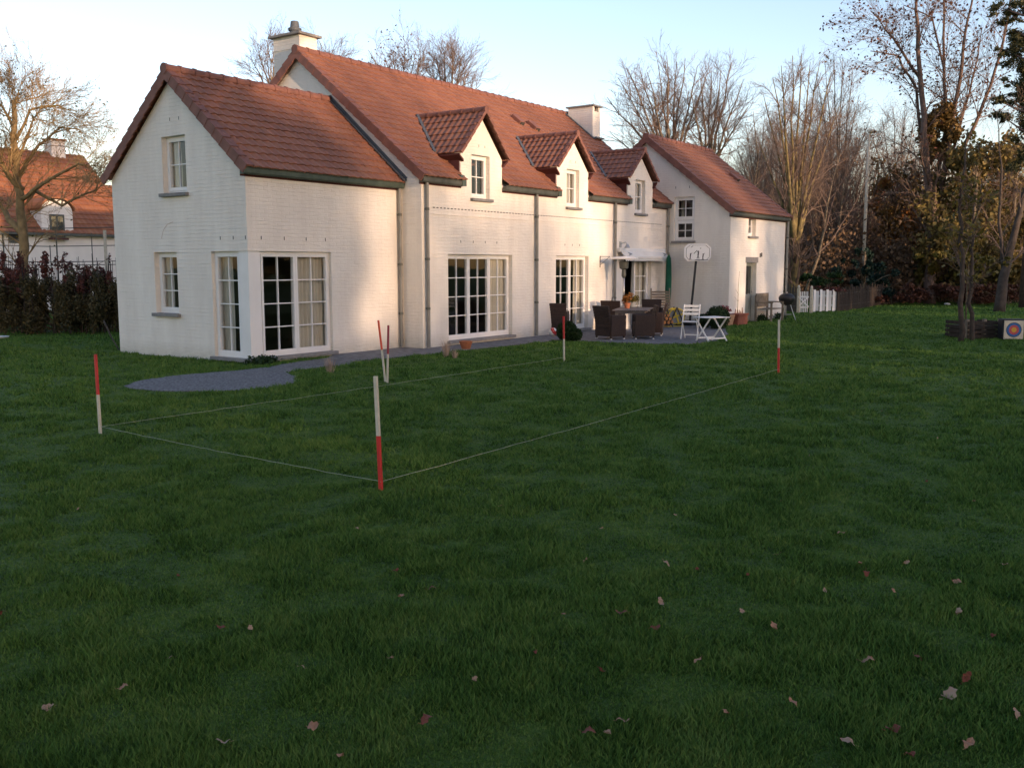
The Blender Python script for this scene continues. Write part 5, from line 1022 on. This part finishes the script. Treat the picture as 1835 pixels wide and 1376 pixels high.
c = FY(98, 262, yr_); nb(MB().box(c.x-.35, c.x+.35, yr_-.3, yr_+.3, zr_-.6, c.z+.25), 'chimney', M['whitefar']); nb(MB().box(c.x-.42, c.x+.42, yr_-.37, yr_+.37, c.z+.25, c.z+.31), 'chimney_cap', M['terra'])
# round topped dormer
dl, dr_ = on(72, 400).x, on(128, 400).x; dt = on(100, 358).z; dc = (dl+dr_)/2; hw = (dr_-dl)/2
pts = [(dl, ze_-.3), (dr_, ze_-.3)]+[(dc+hw*math.cos(R(a)), dt-hw*.75+hw*.75*math.sin(R(a))) for a in range(0, 181, 15)]
nb(MB().prism(pts, yn-.12, yn+2.5, 'y'), 'arched_dormer', M['whitefar']); pts2 = [(dc+(x-dc)*1.07, z+.05) for x, z in pts[2:]]; 
m = MB(); k = len(pts2); ou = [(dc+(x-dc)*1.12, z+.12) for x, z in pts[2:]]
m.add([(x, yn-.25, z) for x, z in pts2]+[(x, yn-.25, z) for x, z in ou]+[(x, yn+2.5, z) for x, z in pts2]+[(x, yn+2.5, z) for x, z in ou], [f for i in range(k-1) for f in ((i, i+1, k+i+1, k+i), (k+i, k+i+1, 3*k+i+1, 3*k+i), (i, 2*k+i, 2*k+i+1, i+1))]); nb(m, 'arched_roof', M['tile_far'])
a1_, b1_ = on(85, 384), on(114, 427); y_ = yn-.13
wf = nb(MB().box(a1_.x, b1_.x, y_-.02, y_, b1_.z, a1_.z), 'window', M['zinc']); m = MB(); m.box(a1_.x+.08, (a1_.x+b1_.x)/2-.03, y_-.03, y_-.022, b1_.z+.08, a1_.z-.08); m.box((a1_.x+b1_.x)/2+.03, b1_.x-.08, y_-.03, y_-.022, b1_.z+.08, a1_.z-.08); m.build('pane', M['glass'], wf); MB().box(a1_.x-.1, b1_.x+.1, y_-.12, y_-.001, b1_.z-.08, b1_.z-.001).build('sill', M['soffit'], wf)
for px0, px1 in ((14, 38),):
    a2, b2 = on(px0, 412), on(px1, 436); wf = nb(MB().box(a2.x, b2.x, yn-.03, yn-.002, b2.z, a2.z), 'window', M['zinc']); MB().box(a2.x+.1, b2.x-.1, yn-.04, yn-.031, b2.z+.1, a2.z-.1).build('pane', M['glass'], wf)
nb(MB().box(xl, xw, yn-.30, yn-.16, ze_-.22, ze_-.12), 'gutter', M['zinc'])
a, b_ = on(203, 398), on(207, 432); nb(MB().bar((a.x, yn-.1, a.z), (b_.x, yn-.1, b_.z), .06, .06), 'downpipe', M['verge'])

# ================================================================== unseen trees added to shade the lawn and filter the sun
gs = 'unseen trees added behind the photographer for shade'
def shade(x, y, H, rx, n=5200, zb=1.5, label='unseen broad evergreen added behind the photographer to cast shade', seed=0, mt='ever', leaf=.36):
    o = empty('evergreen_tree', (x, y, 0), label, 'tree', gs); k = random.Random(seed); bl = [(k.uniform(-1, 1)*rx*.75, k.uniform(-1, 1)*rx*.6, zb+(H-1.5-zb)*(i+.5)/22, rx*.4, rx*.4, 1.3) for i in range(22)]
    P = blob_points(n, bl, .1); leaves('crown', P, leaf, M[mt], o, flat=.2); MB().tube([(0, 0, 0), (0, 0, H*.8)], [.3, .08], 8).build('trunk', M['bark'], o); return o
SY = -60
for i, (x, y, cx, cy, rad, zc) in enumerate([(-19, -21, -13, -16, 8, 11.4), (-6.5, -24, -2, -18, 7.5, 13.8)]):  # oak canopies added out of view, shaped to darken the foreground
    o = empty('shade_oak', (x, y, 0), 'unseen leafy oak added behind the photographer to shade the foreground' if i == 0 else 'second unseen oak added right of the photographer to shade the foreground', 'tree', gs); k = random.Random(90+i)
    bl = [((cx-x)+k.uniform(-1, 1)*rad, (cy-y)+k.uniform(-1, 1)*rad*.8, zc+k.uniform(-.3, 2.5), 2.2, 2.2, .8) for _ in range(40)]; leaves('crown', blob_points(26000, bl, .1), .38, M['autumn'], o, flat=.5)
    m = MB(); m.tube([(0, 0, -.1), (.1, 0, 5), ((cx-x)*.4, (cy-y)*.4, 9.5), (cx-x, cy-y, zc+1)], [.45, .36, .25, .08], 9)
    for b_ in bl[::2]: m.tube([(0.1, 0, 7), ((b_[0])*.5, b_[1]*.5, 10.2), b_[:3]], [.14, .08, .02], 5)
    m.build('trunk', M['bark'], o, smooth=True, recalc=False)
for i, (x, H, rx, n) in enumerate([(-34, 11, 4.5, 6000), (-27, 11.5, 4, 6000), (-20, 11, 4, 6000), (-13.5, 12, 4, 6000), (-7.4, 14.2, 2.6, 9000), (-4.4, 14.2, 1.9, 7000), (10.2, 15.5, 2.6, 8000), (16.6, 15, 1.6, 4000), (22, 11, 3.5, 3200), (28, 10.5, 4, 3000), (35, 11, 4, 3000), (42, 10.5, 4, 3000), (50, 11, 4.5, 3000)]): shade(x-5.4, SY+.7*(i % 3), H, rx, n, seed=i)  # evergreen heights and gaps shaped to leave sun patches on the house
for i, (x, y, k, sc_, rz) in enumerate([(-2.2, -56, 3, 1.05, 0), (-1.0, -63, 0, 1.1, 2), (.9, -58, 1, 1.0, 1), (2.8, -64, 3, .8, 4), (5.2, -57, 0, .8, 3), (7.6, -62, 1, .95, 5), (13.0, -58, 1, 1.2, 1.3), (14.5, -63, 3, 1.2, 2.9), (16, -57, 0, 1.15, 3.9), (18, -63, 3, 1.1, .4), (-9.5, -57, 0, 1.1, 1.1), (-.4, -52, 0, .74, .3), (.9, -53, 3, .72, 1.6), (2.4, -52, 1, .8, 2.2), (3.8, -53, 0, .74, 3.1), (5.2, -52, 2, .85, 4.4), (6.8, -53, 3, .74, 5.3), (8.3, -52, 1, .8, .9)]):
    o = copy_tree(protos[k]); o.location = (x-5.4, y, 0); o.scale = (sc_,)*3; o.rotation_euler = (0, 0, rz); o['label'] = 'unseen bare tree added behind the photographer to filter the low sun'; o['group'] = 'unseen bare trees added to filter the sun'  # copies added out of view to streak and soften sun on the facade
P = [(x, SY+2+random.uniform(-1, 1), random.uniform(1, 8.2), 1.3, .9, 1.0) for x in np.arange(-50, 60, .55)]+[(x, SY+4, random.uniform(.6, 4), 1.3, .9, 1.2) for x in np.arange(-45, 60, .8)]
tag(leaves('shade_thicket', blob_points(30000, P, .1), .36, M['ever']), 'unseen dense thicket added behind the photographer to shade the lawn', 'thicket', kind='stuff')  # added low band that blocks sun beneath the crowns

# ================================================================== fallen leaves on the lawn
def oak_leaf(seed):
    k = random.Random(seed); m = MB(); n = 14; L = .05; pts = []
    for i in range(n+1):
        t = i/n; w_ = (.42*math.sin(math.pi*t)**.7)*(1+.24*math.cos(t*math.pi*7)); pts.append((t*2*L-L, w_*L*1.2))
    vs = []; 
    for i, (x, w_) in enumerate(pts): zc = .012*math.sin(i*.5+seed)+.004*k.random(); vs += [(x, -w_, zc+.22*w_*k.random()), (x, 0, zc), (x, w_, zc+.30*w_*k.random())]
    fs = [f for i in range(n) for f in ((i*3, i*3+1, i*3+4, i*3+3), (i*3+1, i*3+2, i*3+5, i*3+4))]; m.add(vs, fs); m.tube([(-L, 0, 0), (-L*1.4, .004, .006)], .0015, 4)
    return m.mesh('fallen_leaf', M[('oakleaf', 'oakleaf_red', 'oakleaf_tan')[seed % 3]], recalc=False)
LM = [oak_leaf(i) for i in range(9)]
spots = [(719, 1079, 1.1), (774, 1065, 1.1), (1078, 955, .8), (1507, 963, 1.1), (1113, 1108, 1.3), (1184, 1090, 1.1), (1386, 1133, 1.4), (1174, 1136, 1.1), (1329, 1106, 1.), (1713, 1052, 1.5), (1552, 1036, 1.3), (1717, 1107, 1.2), (1553, 1196, 1.3), (1731, 1227, 1.2), (1700, 1258, 1.9), (1735, 1347, 1.5), (1598, 1322, 1.6), (1519, 1344, 1.2), (563, 1314, 1.3), (765, 1302, 1.4), (88, 1280, 1.2), (221, 1243, .9), (396, 1135, .9), (449, 1137, .9), (305, 1190, .8), (709, 1031, .9), (540, 1208, .8), (1116, 1305, 1.1), (1055, 1325, 1.1), (1088, 1328, 1.), (1250, 1196, .9), (1078, 1212, .9), (1394, 1003, .9), (1541, 1017, .8), (1248, 1029, .9), (1195, 1020, 1.), (1049, 1012, .8), (1645, 1190, 1.), (1478, 1069, .8), (1600, 1069, .8), (1340, 1040, .7), (1624, 1016, .8), (896, 914, .7), (740, 885, .7), (640, 955, .6), (140, 920, .7), (5, 1108, 1.), (400, 1343, 1.1), (610, 1368, 1.), (1630, 1367, 1.), (1450, 822, .7), (1580, 742, .7), (1380, 720, .6), (1680, 790, .7), (1300, 1290, .8), (960, 1180, .7), (850, 1230, .8), (700, 1190, .7), (1780, 1150, .9), (1800, 1020, .9), (1745, 905, .8), (1660, 870, .8), (1820, 1290, 1.), (1420, 1270, .9), (1400, 905, .7), (1210, 930, .6), (1010, 1110, .7), (320, 1040, .7)]
for i, (px, py, s) in enumerate(spots):
    v = G(px, py); o = bpy.data.objects.new('fallen_leaf', LM[(i*4) % 9]); col.objects.link(o); o.location = (v.x, v.y, .034+.008*random.random()); o.rotation_euler = (random.gauss(0, .3), random.gauss(0, .3), random.uniform(0, 6.28)); s *= .56; o.scale = (s, s, s)
    tag(o, 'dry brown curled leaf fallen on the grass', 'leaf', 'fallen leaves on the lawn')

# ================================================================== grass
def in_poly(x, y, poly):
    c = np.zeros(len(x), bool); n = len(poly); j = n-1
    for i in range(n):
        xi, yi, xj, yj = poly[i][0], poly[i][1], poly[j][0], poly[j][1]
        k = ((yi > y) != (yj > y)) & (x < (xj-xi)*(y-yi)/(yj-yi+1e-12)+xi); c ^= k; j = i
    return c
def vnoise(x, y, s, seed):
    r = np.random.default_rng(seed); g = r.random((256, 256)); X, Y = x*s+1000, y*s+1000; xi, yi = np.floor(X).astype(int), np.floor(Y).astype(int); fx, fy = X-xi, Y-yi; fx = fx*fx*(3-2*fx); fy = fy*fy*(3-2*fy)
    a = g[xi % 256, yi % 256]; b = g[(xi+1) % 256, yi % 256]; c = g[xi % 256, (yi+1) % 256]; d = g[(xi+1) % 256, (yi+1) % 256]; return (a*(1-fx)+b*fx)*(1-fy)+(c*(1-fx)+d*fx)*fy
N = 1300000
rr = 2.2*(55/2.2)**(rng.random(N)**.92); ang = YAW+rng.uniform(-.62, .62, N)
gx = CAM.x+rr*np.sin(ang); gy = CAM.y+rr*np.cos(ang)
jx, jy = gx+rng.normal(0, .035, N), gy+rng.normal(0, .035, N); ok = ~in_poly(jx, jy, bed[:-1]) & ~in_poly(jx, jy, path_poly) & ~((gx > 0) & (gx < 4.6) & (gy > 0) & (gy < 4.5)) & ~((gx > 4.5) & (gx < 17.5) & (gy > YM) & (gy < 7.2)) & ~((gx > 17.4) & (gx < 22.65) & (gy > YB) & (gy < 3.3))
gx, gy, rr = gx[ok], gy[ok], rr[ok]; n = len(gx)
nz = 1.2*np.clip((vnoise(gx, gy, 2.3, 1)*.5+vnoise(gx, gy, 5.5, 2)*.5-.36)*3, 0, 1)+.2*vnoise(gx, gy, .5, 3)
h = (.010+.042*nz)*rng.uniform(.5, 1.35, n)*np.clip(.60+rr*.022, 0, 1.0); wd = .0017+rr*.00050
a = rng.uniform(0, 6.283, n); le = rng.uniform(.2, 1.3, n)*h; b = rng.uniform(0, 6.283, n)
dx, dy = np.cos(a)*wd, np.sin(a)*wd; V = np.zeros((n, 3, 3)); V[:, 0] = np.stack([gx-dx, gy-dy, np.full(n, -.003)], 1); V[:, 1] = np.stack([gx+dx, gy+dy, np.full(n, -.003)], 1); V[:, 2] = np.stack([gx+np.cos(b)*le, gy+np.sin(b)*le, h], 1)
me = np_mesh('grass', V.reshape(-1, 3), np.arange(n*3).reshape(n, 3), M['grass']); o = bpy.data.objects.new('grass', me); col.objects.link(o); tag(o, 'short green lawn grass', 'grass', kind='stuff')
